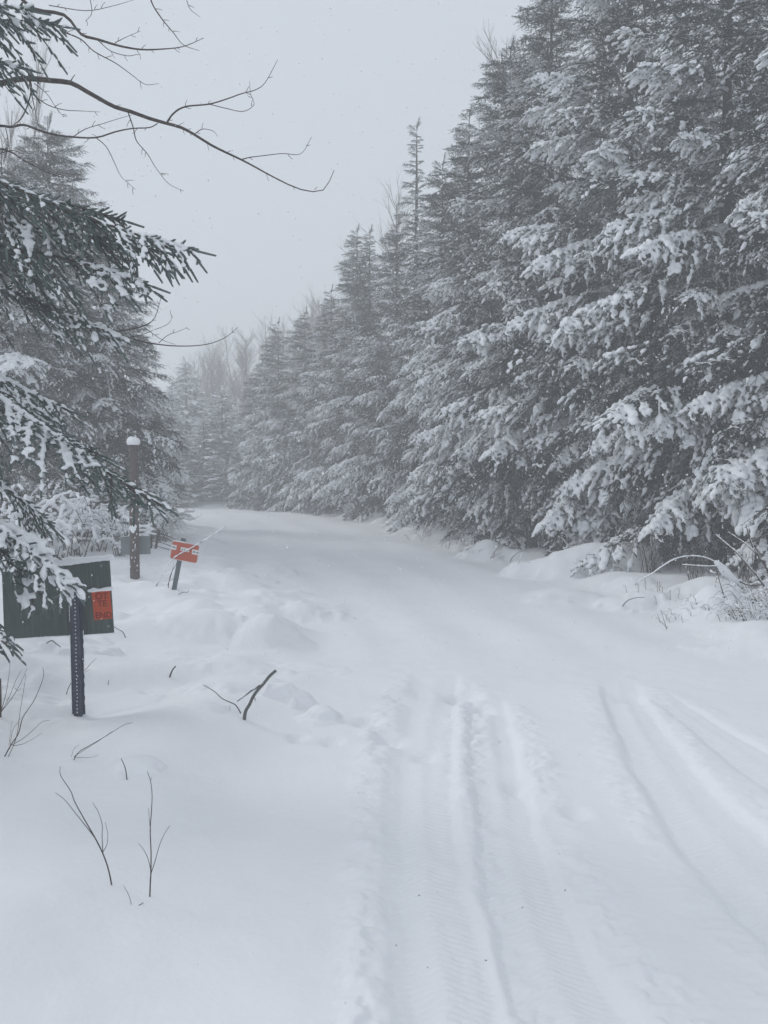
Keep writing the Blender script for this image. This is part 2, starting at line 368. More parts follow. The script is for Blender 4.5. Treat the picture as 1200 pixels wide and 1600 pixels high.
def bough(L, seed, gap2, gap3, shl, k, nl, nw, load, voxel, hang=.35, wid=.40, fat=1.0, core=None, sag=.16, split=False, bare=.12, spr=1.0, ridge=0.0):
    """one spruce bough along +X: axis, side branches, shoots with needles, lumps of snow. Returns arrays (verts, faces, material)
    0 = needles, 1 = bark, 2 = snow"""
    r = np.random.default_rng(seed); b = Buf(); sn = Buf()
    n = 14; t = np.linspace(0, 1, n); ph = r.uniform(0, 6, 6)
    ax = np.stack([L * t, L * .04 * np.sin(3 * t + ph[0]) + L * .015 * np.sin(9 * t + ph[1]), -sag * L * t ** 1.7 + L * .03 * np.sin(5 * t + ph[2]) * t], -1)
    tube(b, ax, np.linspace(.010, .0025, n) * (L ** .6) * 1.1, 5, 1)
    P, D, ll, par = [], [], [], []
    SP, SD, SL = [], [], []
    s = bare * L
    side = 1
    while s < L * .985:
        tt = s / L; side = -side
        p0 = np.array([np.interp(tt, t, ax[:, i]) for i in range(3)])
        hang_ = hang; hang = hang * r.uniform(.45, 1.3); l2 = L * wid * (1 - tt) ** .75 * (.35 + .65 * min(1, tt / .3)) * r.uniform(.55, 1.2) + shl * .8
        ang = r.uniform(.55, 1.15) * side; dn = r.uniform(-.15, .4) + hang * .4
        d0 = np.array([math.cos(ang), math.sin(ang), -dn]); d0 /= np.linalg.norm(d0)
        m = max(3, int(l2 / .09) + 2); q = np.linspace(0, 1, m)[:, None]
        br = p0 + d0 * l2 * q + np.array([.15 * l2, 0, -hang * l2]) * q ** 2
        tube(b, br, np.linspace(.0055, .002, m) * (L ** .5), 3, 1, cap=False)
        qs = np.linspace(.08, .95, max(3, int(l2 / .035)))
        SP.append(np.stack([np.interp(qs, q[:, 0], br[:, i]) for i in range(3)], -1)); SD.append(np.tile(br[-1] - p0, (len(qs), 1))); SL.append(1.1 - .5 * qs)
        u = shl * .15; sd = 1
        while u < l2:
            qq = u / l2; p = np.array([np.interp(qq, q[:, 0], br[:, i]) for i in range(3)])
            tan = unit(d0 * l2 + 2 * qq * np.array([.15 * l2, 0, -hang * l2])); sd = -sd
            lat = unit(np.cross(tan, np.array([0, 0, 1.0]))) * sd
            dd = tan * r.uniform(.6, 1.1) + lat * r.uniform(.35, 1.1) + np.array([0, 0, -r.uniform(-.45, 1.0) * hang * spr - .02]) + r.normal(0, .16, 3)
            P.append(p); D.append(dd); ll.append(shl * r.uniform(.6, 1.15) * (1.1 - .35 * qq)); par.append(qq)
            u += gap3 * r.uniform(.7, 1.3)
        P.append(br[-1]); D.append(tan if l2 else d0); ll.append(shl * 1.1); par.append(1)
        # top-side shoots straight on the axis
        for _q in range(r.integers(1, 3)):
            P.append(p0); D.append(np.array([.8, side * r.uniform(-.2, .9), r.uniform(-.3, .6)])); ll.append(shl * r.uniform(.6, 1)); par.append(0)
        hang = hang_; s += gap2 * r.uniform(.7, 1.3) * (.6 + .4 * (1 - tt))
    P.append(ax[-1]); D.append(ax[-1] - ax[-2]); ll.append(shl * 1.6); par.append(1)
    P, D, ll, par = np.array(P), unit(np.array(D)), np.array(ll), np.array(par)
    needles(b, P, D, ll, k, nl, nw, 0, r)
    if core: stems(b, P, D, ll, core, 0)
    # snow load varies in clumps over the bough
    def ld(p):
        f1 = 5.5 / L ** .5
        v = np.sin(p[:, 0] * f1 + ph[3]) + np.sin(p[:, 0] * f1 * 2.3 + ph[4] + p[:, 1] * 4) * .7 + np.sin(p[:, 1] * f1 * 1.9 + ph[5]) * .8
        return v * .4 + load
    w_ = ld(P) - ridge + r.normal(0, .28, len(P)); sel = w_ > 0
    rr = fat * .6 * shl * (.10 + .17 * np.clip(w_[sel], 0, 1.0))
    ns = int(sel.sum())
    for tq, tr in ((.12, 1.15), (.42, 1.0), (.72, .62)):
        kk = r.random(ns) < (.92, .85, .6)[int(tq * 3.3)]
        rq = rr[kk] * tr * r.uniform(.65, 1.3, kk.sum()); C = P[sel][kk] + D[sel][kk] * (ll[sel][kk] * tq)[:, None] + r.normal(0, .05 * shl, (kk.sum(), 3)); C[:, 2] += rq * .7
        blobs(sn, C, D[sel][kk] + r.normal(0, .15, (kk.sum(), 3)), ll[sel][kk] * .22 + rq * .5, rq * 1.15, rq * .9)
    heavy = w_ > .42; hh = np.clip(w_[heavy], 0, 1.2); nh = int(heavy.sum())
    rr = fat * .6 * shl * (.20 + .24 * hh) * r.uniform(.6, 1.25, nh); C = P[heavy] + D[heavy] * (ll[heavy] * r.uniform(.1, .5, nh))[:, None]; C[:, 2] += rr * .7
    blobs(sn, C, D[heavy] + r.normal(0, .3, (nh, 3)), rr * r.uniform(1.1, 2.0, nh), rr * 1.2, rr * .8)
    SPa, SDa, SLa = np.concatenate(SP), np.concatenate(SD), np.concatenate(SL)
    wb = ld(SPa) + .12 + ridge * .6 + r.normal(0, .12, len(SPa)); kk = wb > 0
    rq = (1 + ridge * 2.2) * fat * .6 * shl * (.10 + .22 * np.clip(wb[kk], 0, 1)) * SLa[kk] * r.uniform(.7, 1.2, kk.sum()); C = SPa[kk]; C[:, 2] += rq * .7
    blobs(sn, C, SDa[kk], .026, rq * 1.2, rq)
    # snow lying along the axis
    q = np.linspace(.05, .95, int(L / .06)); A = np.stack([np.interp(q, t, ax[:, i]) for i in range(3)], -1)
    wa = ld(A) + .25 + r.normal(0, .15, len(A)); s_ = wa > 0
    ra = fat * (.010 + .02 * np.clip(wa[s_], 0, 1)) * (L ** .35) * (1.15 - q[s_]); A = A[s_]; A[:, 2] += ra * .8
    blobs(sn, A, np.tile([1, 0, -.2], (len(A), 1)), .05, ra * 1.2, ra)
    SV, SF = fuse(sn, voxel)
    if split: return b, (SV, SF)
    b.add(SV, SF, 2)
    return b.arrays()

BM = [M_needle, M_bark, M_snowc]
def bough_mesh(*a, **k):
    v, f, m = bough(*a, **k); return mesh_from('bough', v, f, BM, m)
BOUGH = {'big': [], 'mid': [], 'small': []}
for i in range(5): BOUGH['big'].append((2.2, bough_mesh(2.2, 100 + i, .08, .052, .12, 18, .030, .0085, (-.06, .17, .5, -.12, .32)[i], .014, hang=.45, fat=(.9, 1.0, 1.25, .9, 1.1)[i], wid=.36)))
for i in range(4): BOUGH['mid'].append((1.35, bough_mesh(1.35, 200 + i, .065, .05, .11, 18, .029, .0085, -.0 + .28 * (i % 3 - .7), .013, hang=.38, fat=1.05)))
for i in range(3): BOUGH['small'].append((.65, bough_mesh(.65, 300 + i, .045, .042, .10, 18, .028, .008, -.15 + .15 * (i - 1), .011, hang=.2, fat=.9, wid=.5)))

def crown_layout(Ht, Rm, z0, r, face=None, dens=1.0, prof=.66):
    """(z, azimuth, pitch, length) of every bough"""
    out = []; z = z0
    while z < Ht - .35:
        h = (z - z0) / (Ht - z0)
        L = Rm * (1 - h) ** prof * (.72 + .28 * min(1, h / .12)) + .16
        nb = max(4, int(round((6.2 - 1.5 * h) * dens)))
        a0 = r.uniform(0, 6.28)
        for i in range(nb):
            az = a0 + i * 2 * PI / nb + r.normal(0, .22)
            l = L * r.uniform(.72, 1.15)
            if face is not None:
                l *= .74 + .30 * math.cos(az - face)
            pit = math.radians(24 - 46 * h + r.normal(0, 6))
            out.append((z + r.uniform(-.1, .1), az, pit, max(l, .22)))
        z += (.36 - .16 * h) / dens ** .5
    return out
def trunk(buf, Ht, r0, seed, mi=0, lean=0.0):
    r = np.random.default_rng(seed); n = 12; t = np.linspace(0, 1, n)
    p = np.stack([r.normal(0, .02) * np.sin(t * 5) + lean * t * Ht, r.normal(0, .02) * np.sin(t * 4), t * Ht - .3 * (1 - t)], -1)
    tube(buf, p, r0 * (1 - t) ** .85 + .006, 8, mi)
BO = {'n': 0}
def spruce(x, y, Ht, Rm, label, group, seed, face=None, z0=.7, dens=1.15, prof=.66, heavy=.1):
    r = np.random.default_rng(seed); z = h1(x, y)
    t = empty('spruce_tree', (x, y, z), label, 'spruce tree', group)
    b = Buf(); trunk(b, Ht, .011 * Ht + .02, seed); build('trunk', b, M_bark, t)
    for zz, az, pit, L in crown_layout(Ht, Rm, z0, r, face, dens, prof):
        cls = 'big' if L > 1.6 else ('mid' if L > .85 else 'small')
        L0, me = BOUGH[cls][(2, 4)[r.integers(2)] if (cls == 'big' and r.random() < heavy) else r.integers(len(BOUGH[cls]))]
        o = bpy.data.objects.new('bough', me); COL.objects.link(o); o.parent = t
        o.location = (0, 0, zz); s = L / L0; o.scale = (s, s * r.uniform(.85, 1.15), s)
        o.rotation_euler = (r.normal(0, .18), pit, az); BO['n'] += 1
    # leader and its little whorl
    L0, me = BOUGH['small'][0]
    for j in range(5):
        o = bpy.data.objects.new('bough', me); COL.objects.link(o); o.parent = t
        s = r.uniform(.32, .5) if j else .75; o.scale = (s, s * (1 if j else .45), s * (1 if j else .5))
        o.location = (0, 0, Ht - .45 + .08 * j if j else Ht - .3); o.rotation_euler = (0, -r.uniform(.2, .8) if j else -1.5, j * 1.26); BO['n'] += 1
    return t

# merged crowns (shared meshes) for trees seen only in part or far away
LOWB = [bough(1.0, 400 + i, .10, .08, .15, 9, .052, .026, (.2, .0, .4)[i], .05, hang=.4, fat=1.0)[:3] for i in range(3)]
def crown_mesh(seed, Ht=10.0, Rm=2.0, dens=.85, low=LOWB):
    r = np.random.default_rng(seed); b = Buf()
    lay = crown_layout(Ht, Rm, .6, r, None, dens) + [(Ht - .3, 0, -1.5, .5)] + [(Ht - .4, j * 1.5, -.5, .28) for j in range(4)]
    for zz, az, pit, L in lay:
        v, f, m = low[r.integers(len(low))]
        R = np.array((Matrix.Rotation(az, 3, 'Z') @ Matrix.Rotation(pit, 3, 'Y') @ Matrix.Rotation(r.normal(0, .2), 3, 'X')))
        V = (v * L) @ R.T + np.array([0, 0, zz])
        for mi in (0, 1, 2):
            if mi == 1: continue
            ff = f[m == mi]; u, inv = np.unique(ff, return_inverse=True); b.add(V[u], inv.reshape(-1, 3), mi)
    v, f, m = b.arrays(); return mesh_from('crown', v, f, BM, m)
SNOWB = [bough(1.0, 450 + i, .10, .08, .15, 8, .052, .026, .75 + .2 * i, .058, hang=.4, fat=1.25)[:3] for i in range(2)]  # extra snow added to pale the far crowns, standing in for thicker haze
CROWN = [crown_mesh(500 + i, dens=.85) for i in range(2)] + [crown_mesh(510 + i, dens=.8, low=SNOWB + LOWB[:1]) for i in range(2)]
tb = Buf(); trunk(tb, 10.0, .13, 9); TV = tb.arrays(); TRUNKM = mesh_from('trunk', TV[0], TV[1], M_bark, TV[2])
def far_spruce(x, y, Ht, Rm, label, group, seed):
    r = np.random.default_rng(seed)
    t = empty('spruce_tree', (x, y, h1(x, y)), label, 'spruce tree', group, r.uniform(0, 6.28))
    t.scale = (Rm / 2.0, Rm / 2.0, Ht / 10.0)
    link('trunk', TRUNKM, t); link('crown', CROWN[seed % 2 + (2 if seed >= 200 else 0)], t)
    return t

print('T', round(time.time() - _T0, 1))
ORD = ['nearest', 'second', 'third', 'fourth', 'fifth', 'sixth', 'seventh', 'eighth', 'ninth', 'tenth', 'eleventh', 'twelfth', 'thirteenth', 'fourteenth', 'fifteenth', 'sixteenth', 'seventeenth', 'eighteenth']
G1 = 'snow-laden spruces in the roadside row opposite the signs'
#        x, y, height, radius
ROW = [(8.3, 9.6, 12.5, 2.5), (7.1, 12.0, 13.0, 2.7), (6.1, 14.1, 12.6, 2.7), (5.2, 16.2, 13.6, 2.6), (4.3, 18.4, 12.4, 2.6), (3.7, 20.6, 12.0, 2.4),
       (2.9, 22.8, 11.5, 2.3), (2.2, 25.2, 11.1, 2.2), (1.35, 27.6, 13.3, 1.9), (.7, 29.4, 10.6, 2.3), (-.35, 31.6, 10.9, 2.0), (-.9, 33.0, 11.4, 2.1),
       (-2.1, 35.2, 9.4, 2.2), (-3.4, 37.0, 8.9, 2.2), (-4.9, 39.0, 9.0, 2.3), (-6.1, 41.5, 7.2, 2.1)]
for i, (x, y, Ht, Rm) in enumerate(ROW):
    lab = f'{ORD[i]} snow-laden spruce, counted from the camera, in the roadside row opposite the signs' if i else 'snow-laden spruce nearest the camera in the roadside row opposite the signs'
    if i == 8: lab = 'tall narrow spruce whose bare spire stands up alone above the roadside row'
    if i == 11: lab = 'spruce with a double spire against the sky where the roadside row steps down'
    if i == 15: lab = 'short spruce ending the roadside row beside the far road bend'
    sh_ = float(np.interp(i, [0, 1, 2, 4, 6, 8, 10], [.1, .15, .45, .9, .7, .1, 0])); x -= sh_ * .62; y -= sh_ * 1.05; Ht *= 1 - .035 * sh_
    spruce(x - .2, y - .2, Ht, Rm * (1.12 if i != 8 else .8), lab, G1, 40 + i, face=math.atan2(-.55, -.83), z0=.4 if i > 7 else .8, heavy=.35 if i < 4 else .12, prof=(.66, .72, .62)[i % 3] if i < 6 else (.85, .75)[i % 2], dens=1.15 if i != 8 else .8)
print('T', round(time.time() - _T0, 1))
# second and third rows: only their tops and gaps show
i = 0
for (off, st) in ((2.9, 0.0), (5.6, 1.3), (8.4, .4)):
    for k in range(12):
        s = st + k * 2.9 + 10.5
        y = s; x = np.interp(y, [9.6, 18.4, 27.6, 41.5], [8.3, 4.3, 1.35, -6.1]) + off + rng.normal(0, .3)
        yy = y + off * .35 + rng.normal(0, .4)
        if abs(x) / yy > .62: continue
        far_spruce(x, yy, float(np.interp(y, [10, 22, 30, 34, 44], [13.5, 11.8, 8.6, 7.2, 6.2])) * rng.uniform(.85, 1.08), 2.3, 'spruce standing deeper in the wood, its crown showing between those of the roadside row', 'spruces behind the roadside row', 60 + i); i += 1

G2 = 'snowy spruces beyond the wooden pole'
LEFT = [(75, 20.0, 190, 2.6, 'tall spruce with a clear pointed tip, behind the near drooping boughs'),
        (158, 19.0, 370, 2.2, 'broad snowy spruce filling the space above the wooden pole'),
        (5, 17.0, 240, 2.3, 'spruce at the photo edge between the near boughs and the pointed spruce'),
        (190, 25.0, 480, 2.0, 'smaller spruce half hidden behind the broad one above the wooden pole')]
for i, (px, d, ty, Rm, lab) in enumerate(LEFT):
    p = at(px, ty, d); spruce(p[0], p[1], p[2] - h1(p[0], p[1]), Rm * 1.1, lab, G2, 80 + i, z0=.9)

G3 = 'hazy spruces beyond the road bend'
FAR = [(290, 50, 562, 1.9, 'hazy spruce with the tallest twin tip beyond the road bend'), (268, 47, 600, 1.7, 'hazy spruce just beside the tallest one beyond the road bend'),
       (347, 45, 606, 1.8, 'hazy spruce with a large snow lump on its upper bough beyond the bend'), (318, 44, 650, 1.8, 'low hazy spruce between the two pointed ones beyond the bend'),
       (238, 46, 640, 2.0, 'hazy spruce appearing behind the snow-capped pole'), (376, 52, 655, 2.0, 'hazy spruce behind the snow-bent sapling'),
       (405, 56, 640, 2.2, 'faint spruce half behind the last of the roadside row'), (255, 41, 690, 1.7, 'low bushy spruce beside the bank at the road bend'),
       (305, 53, 600, 1.9, None), (330, 57, 618, 2.2, None), (215, 52, 610, 2.2, None), (360, 48, 690, 1.6, None), (280, 43, 700, 1.5, None), (425, 60, 610, 2.3, None), (335, 42.5, 715, 1.3, None), (390, 47, 712, 1.4, None)]
for i, (px, d, ty, Rm, lab) in enumerate(FAR):
    p = at(px, ty, d); far_spruce(p[0], p[1], p[2] - h1(p[0], p[1]), Rm, lab or 'indistinct hazy spruce in the mass beyond the road bend', G3, 200 + i)

print('T', round(time.time() - _T0, 1))
# ------------------------------------------------------------------ the near spruce (trunk outside the frame, boughs reaching in)
NT = np.array([-3.55, 5.0, 0.0]); NT[2] = h1(NT[0], NT[1])
near = empty('spruce_tree', tuple(NT), 'near snow-loaded spruce whose big drooping boughs reach in over the dark board', 'spruce tree')
b = Buf(); trunk(b, 8.5, .14, 5); build('trunk', b, M_bark, near)
def near_bough(z_root, tip, seed, load, fat=1.0, sag=.14, wid=.36, hang=.5, shl=.075, gap3=.034, roll=0.0, bare=.25, root=None, vox=.0095, k=26):
    root = np.array([NT[0], NT[1], z_root]) if root is None else np.asarray(root)
    tip = np.asarray(tip); ch = tip - root; L = float(np.linalg.norm(ch))
    L0 = L / math.sqrt(1 + sag * sag)
    bb, (SV, SF) = bough(L0, seed, .062, gap3, shl, k, .0185, .0042, load, vox, hang=hang, wid=wid, fat=fat, core=.0085, sag=sag, split=True, bare=bare, spr=.6, ridge=.10)
    az = math.atan2(ch[1], ch[0]); pit = math.asin(-ch[2] / L) - math.atan(sag)
    v, f, m = bb.arrays()
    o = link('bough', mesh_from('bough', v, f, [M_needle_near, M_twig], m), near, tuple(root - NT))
    o.rotation_euler = (roll, pit, az)
    link('snow_load', mesh_from('snow_load', SV, SF, M_snowc), o)['kind'] = 'stuff'
    return o
near_bough(3.75, at(306, 382, 4.6), 1, -.08, .85, sag=.10, wid=.24, hang=.5, bare=.2)
near_bough(3.5, at(255, 408, 4.75), 17, .0, .85, sag=.08, wid=.26, hang=.55, bare=.2)
near_bough(3.25, at(252, 447, 4.75), 2, .04, .95, sag=.05, wid=.24, hang=.45, bare=.2)
near_bough(3.6, at(205, 345, 4.9), 3, -.1, .8, sag=.05, wid=.28, hang=.6)
near_bough(3.1, at(185, 510, 5.1), 4, -.0, .9, sag=.1, wid=.28, hang=.5)
near_bough(2.75, at(260, 790, 4.7), 25, .16, 1.05, sag=.18, wid=.30, hang=.26, bare=.15)
near_bough(2.6, at(165, 700, 4.9), 26, .05, 1.0, sag=.14, wid=.3, hang=.3)
near_bough(2.1, at(104, 918, 4.5), 7, .5, 1.25, sag=.14, wid=.28, hang=.44)
near_bough(1.75, at(22, 1015, 4.3), 8, .25, 1.1, sag=.2, wid=.3, hang=.5)
near_bough(4.6, at(92, 45, 4.9), 9, .05, 1.0, sag=.06, wid=.3, hang=.4)
near_bough(4.35, at(35, 100, 5.1), 10, .0, .9, sag=.1, wid=.34, hang=.5)
near_bough(2.4, at(80, 830, 5.0), 11, .25, 1.15, sag=.14, wid=.34, hang=.45)
near_bough(2.9, at(110, 640, 5.3), 12, .0, 1.0, sag=.1, wid=.34, hang=.5)
near_bough(3.4, at(110, 440, 5.3), 13, .05, 1.0, sag=.08, wid=.34, hang=.5)
near_bough(1.95, at(62, 935, 4.7), 14, .3, 1.2, sag=.2, wid=.34, hang=.6)
near_bough(2.25, at(50, 870, 4.6), 15, .4, 1.25, sag=.14, wid=.34, hang=.5)
near_bough(4.75, at(50, 10, 4.8), 16, .1, 1.0, sag=.06, wid=.34, hang=.4)
print('T', round(time.time() - _T0, 1))
# ------------------------------------------------------------------ bare overhanging branches (photograph pixels)
def poly(buf, pts, d, r0, r1, dd=0.0, n=24, jit=.0):
    P = np.array([at(p[0], p[1], d + dd * i / max(1, len(pts) - 1)) for i, p in enumerate(pts)])
    S = spline(P, n)
    if jit: S[1:-1] += np.random.default_rng(len(pts) * 7 + int(pts[0][0])).normal(0, jit, (len(S) - 2, 3))
    tube(buf, S, np.linspace(r0, r1, len(S)), 6, 0)
def scaled(l, s=3.0): return [(x / s, y / s) for x, y in l]
def spurs(buf, pts, d, n, seed, ln=9, r=.0022):
    """short side buds and spurs along a twig"""
    g = np.random.default_rng(seed); pts = np.array(pts, float)
    for _ in range(n):
        i = g.integers(len(pts) - 1); t = g.random(); p = pts[i] * (1 - t) + pts[i + 1] * t
        dv = unit(pts[i + 1] - pts[i]); nn = np.array([-dv[1], dv[0]]) * (1 if g.random() < .5 else -1)
        e = p + (dv * .8 + nn * .8) * ln * g.uniform(.5, 1.3); m = (p + e) / 2 + nn * 1.2
        poly(buf, [p, m, e], d, r, r * .5, n=4)
bt_d = 5.6
BTp = at(-330, 1000, bt_d); BTz = h1(BTp[0], BTp[1])
bare = empty('bare_tree', (BTp[0], BTp[1], BTz), 'leafless tree whose thin dark branches arch across the upper sky', 'bare tree')
def branch(name, parts):
    b = Buf()
    for pts, r0, r1, sp in parts:
        poly(b, pts, bt_d, r0, r1, n=40 if len(pts) > 5 else 14)
        if sp: spurs(b, pts, bt_d, sp, int(pts[0][0] * 3 + 11) % 997)
    v, f, m = b.arrays(); o = link(name, mesh_from(name, v - np.array(bare.location), f, M_twig, m), bare)
    return o
main = [(-330, 260), (-150, 160)] + scaled([(0, 392), (60, 376), (140, 368), (240, 378), (330, 388), (400, 425), (470, 465), (540, 502), (610, 522), (700, 555), (780, 578), (850, 598), (910, 630), (990, 680), (1060, 715), (1130, 748), (1200, 785)]) + [(430, 278), (470, 296), (505, 297), (522, 266)]
branch('branch', [(main, .021, .0022, 12),
    (scaled([(780, 578), (815, 530), (870, 500), (980, 488), (1060, 465), (1130, 440), (1200, 420)]) + [(415, 128), (434, 93)], .0065, .0015, 6),
    (scaled([(980, 488), (1060, 508), (1140, 522), (1190, 490), (1175, 440), (1170, 380)]), .003, .0012, 3),
    (scaled([(910, 630), (950, 605), (1000, 615), (1020, 640)]), .003, .0012, 2),
    (scaled([(1130, 748), (1170, 738), (1200, 734)]) + [(440, 240), (470, 240), (487, 214)], .004, .0013, 3),
    (scaled([(600, 525), (625, 600), (640, 660), (690, 720), (730, 785), (790, 860), (860, 895)]), .0045, .0013, 6),
    (scaled([(330, 385), (340, 365), (352, 350)]), .004, .002, 0),
    (scaled([(740, 578), (700, 598), (620, 602), (540, 618), (450, 645), (340, 642), (240, 628), (170, 605), (110, 585), (50, 595), (0, 590), (-120, 600), (-420, 520)]), .003, .010, 8),
    (scaled([(450, 645), (500, 690), (540, 770), (570, 830), (635, 888)]), .0035, .0012, 3),
    (scaled([(345, 640), (400, 605), (480, 580), (560, 555), (620, 538)]), .003, .0012, 3),
    (scaled([(140, 368), (146, 430), (110, 540), (60, 590)]), .006, .0025, 3),
    (scaled([(146, 430), (165, 520), (182, 600)]), .004, .0013, 2),
    (scaled([(150, 440), (220, 490), (300, 515), (380, 520), (470, 525)]), .004, .0012, 4),
    (scaled([(160, 390), (220, 440), (260, 500), (300, 550)]), .003, .0012, 3),
    (scaled([(136, 345), (138, 368), (146, 432)]), .008, .006, 0)])
branch('branch', [([(-330, 120), (-140, 20)] + scaled([(0, -60), (150, 40), (300, 70), (380, 160), (460, 185), (560, 215), (660, 232), (760, 230), (860, 218), (955, 178)]), .016, .0015, 9),
    (scaled([(300, 150), (380, 185), (440, 240), (540, 295), (610, 345), (680, 395), (745, 392)]), .005, .0013, 6),
    (scaled([(460, 190), (520, 240), (600, 262), (650, 255), (660, 280)]), .003, .0012, 2),
    (scaled([(540, 200), (600, 170), (660, 145)]), .0025, .001, 3),
    (scaled([(700, -40), (715, 20), (760, 90), (810, 150), (860, 210), (935, 238)]), .006, .0014, 5),
    (scaled([(870, -20), (890, 40), (938, 80)]), .003, .0012, 1),
    (scaled([(230, 25), (400, 50), (520, 30), (625, 0)]), .003, .0012, 4),
    (scaled([(420, -20), (430, 60), (400, 100)]), .003, .0012, 2),
    (scaled([(0, 720), (60, 705), (130, 735), (200, 790), (320, 830)]), .003, .0012, 4)])
def z2(l): return [(x / 3.4286, 200 + y / 3.4286) for x, y in l]
branch('branch', [([(-330, 330), (-160, 400)] + z2([(0, 880), (100, 915), (170, 930), (270, 980), (400, 1045), (500, 1075), (600, 1090), (700, 1078), (780, 1055), (830, 1015), (865, 900)]), .016, .0015, 6),
    (z2([(600, 1095), (680, 1120), (780, 1148), (900, 1165), (1010, 1168), (1100, 1160), (1170, 1140)]) + [(357, 524), (372, 511)], .006, .0014, 3),
    (z2([(775, 1068), (830, 1110), (880, 1140), (940, 1160)]), .003, .0013, 2),
    (z2([(700, 1120), (760, 1108), (830, 1080), (900, 1050), (925, 1010)]), .003, .0012, 2),
    (z2([(850, 1152), (900, 1110), (960, 1088), (1003, 1068)]), .0026, .0011, 2),
    (z2([(165, 935), (190, 1000), (205, 1060), (215, 1120)]), .003, .0013, 3),
    ([(-150, 260), (-60, 270)] + z2([(-30, 120), (60, 130), (120, 170), (180, 200), (260, 240), (340, 265)]), .008, .003, 4),
    (z2([(0, 370), (60, 395), (140, 390), (220, 420)]), .004, .0015, 4),
    (z2([(30, 0), (45, 80), (30, 160)]), .003, .0015, 2)])
b = Buf(); Tp = np.array([[0, 0, -.3], [.02, 0, 1.5], [-.03, .02, 3.0], [.05, 0, 4.6], [.0, .03, 6.5], [.05, 0, 8.5]])
tube(b, spline(Tp, 20), np.linspace(.11, .02, 21), 9); build('trunk', b, M_bark, bare)

print('T', round(time.time() - _T0, 1))
# ------------------------------------------------------------------ generic leafless trees and shrubs
def bare_mesh(name, seed, Ht, r0, lev=3, spread=.5, m=None):
    r = np.random.default_rng(seed); tr = Buf(); br = Buf()
    def grow(buf, p, d, l, rad, k, sides):
        n = 6; pts = [p]; dd = d.copy()
        for _ in range(n):
            dd = unit(dd + r.normal(0, .09, 3) + np.array([0, 0, .05])); pts.append(pts[-1] + dd * l / n)
        pts = np.array(pts); tube(buf, pts, np.linspace(rad, rad * .35, n + 1), sides, 0, cap=False)
        if k <= 0: return
        for j in range(r.integers(5, 8) if k > 1 else r.integers(3, 6)):
            t = r.uniform(.25, 1.0); q = pts[min(n, int(t * n))]
            side = unit(r.normal(0, 1, 3) * np.array([1, 1, .3])); nd = unit(dd * 1.0 + side * spread * r.uniform(.7, 1.3) + np.array([0, 0, .25]))
            grow(br, q, nd, l * r.uniform(.35, .55), rad * (1 - .6 * t) * .5, k - 1, 3)
    grow(tr, np.array([0, 0, -.2]), np.array([0, 0, 1.0]), Ht, r0, 0, 7)
    tp = tr.v[0].reshape(-1, 7, 3).mean(1)
    for j in range(44):
        t = r.uniform(.28, .99); q = np.array([np.interp(t * (len(tp) - 1), np.arange(len(tp)), tp[:, i]) for i in range(3)])
        side = unit(r.normal(0, 1, 3) * np.array([1, 1, .1])); grow(br, q, unit(side * spread * 1.1 + np.array([0, 0, .75])), Ht * (.36 - .26 * t) * r.uniform(.7, 1.2), r0 * (1 - .8 * t) * .45 + .008, lev - 1, 3)
    a = tr.arrays(); c = br.arrays(); m = m or M_birch
    return mesh_from('trunk', a[0], a[1], m, a[2]), mesh_from('branches', c[0], c[1], m, c[2])
BIR = [bare_mesh('b', 600 + i, 10, .055, 3, .55) for i in range(3)]
def birch(px, d, ty, lab, grp, i):
    p = at(px, ty, d); z = h1(p[0], p[1]); t = empty('bare_tree', (p[0], p[1], z), lab, 'bare tree', grp, i * 1.3)
    s = (p[2] - z) / 10.3; t.scale = (s * (.55 if px < 40 else 1), s * (.55 if px < 40 else 1), s)
    link('trunk', BIR[i % 3][0], t); link('branches', BIR[i % 3][1], t)
rb = np.random.default_rng(77)
for i in range(46):
    px = 290 + 265 * rb.random(); d = 58 + 26 * rb.random(); ty = float(np.interp(px, [230, 300, 400, 470, 530], [600, 552, 512, 474, 468])) + rb.uniform(-16, 26)
    birch(px, d, ty, 'faint leafless tree in the hazy thicket rising beyond the road bend', 'leafless trees in the haze beyond the bend', i)
for i, (px, d, ty) in enumerate([(232, 60, 618), (250, 66, 606), (275, 64, 610), (210, 58, 560)]):
    birch(px, d, ty, 'faint leafless tree in the haze behind the pole and the pointed spruces', 'leafless trees behind the pole', i + 3)
for i, (px, d, ty, lab) in enumerate([(636, 46, 300, 'slender leafless treetop showing beside the lone spruce spire'), (832, 25, -25, 'leafless treetop showing above the roadside row near the top of the photo'),
        (592, 50, 372, 'leafless treetop between the lone spire and the double-spired spruce'), (975, 22, -60, 'leafless treetop above the fourth roadside spruce'),
        (25, 27, 60, 'tall pale leafless tree behind the pointed spruce'), (-20, 24, 130, 'pale leafless tree at the photo edge behind the arching branches')]):
    birch(px, d, ty, lab, None, i)

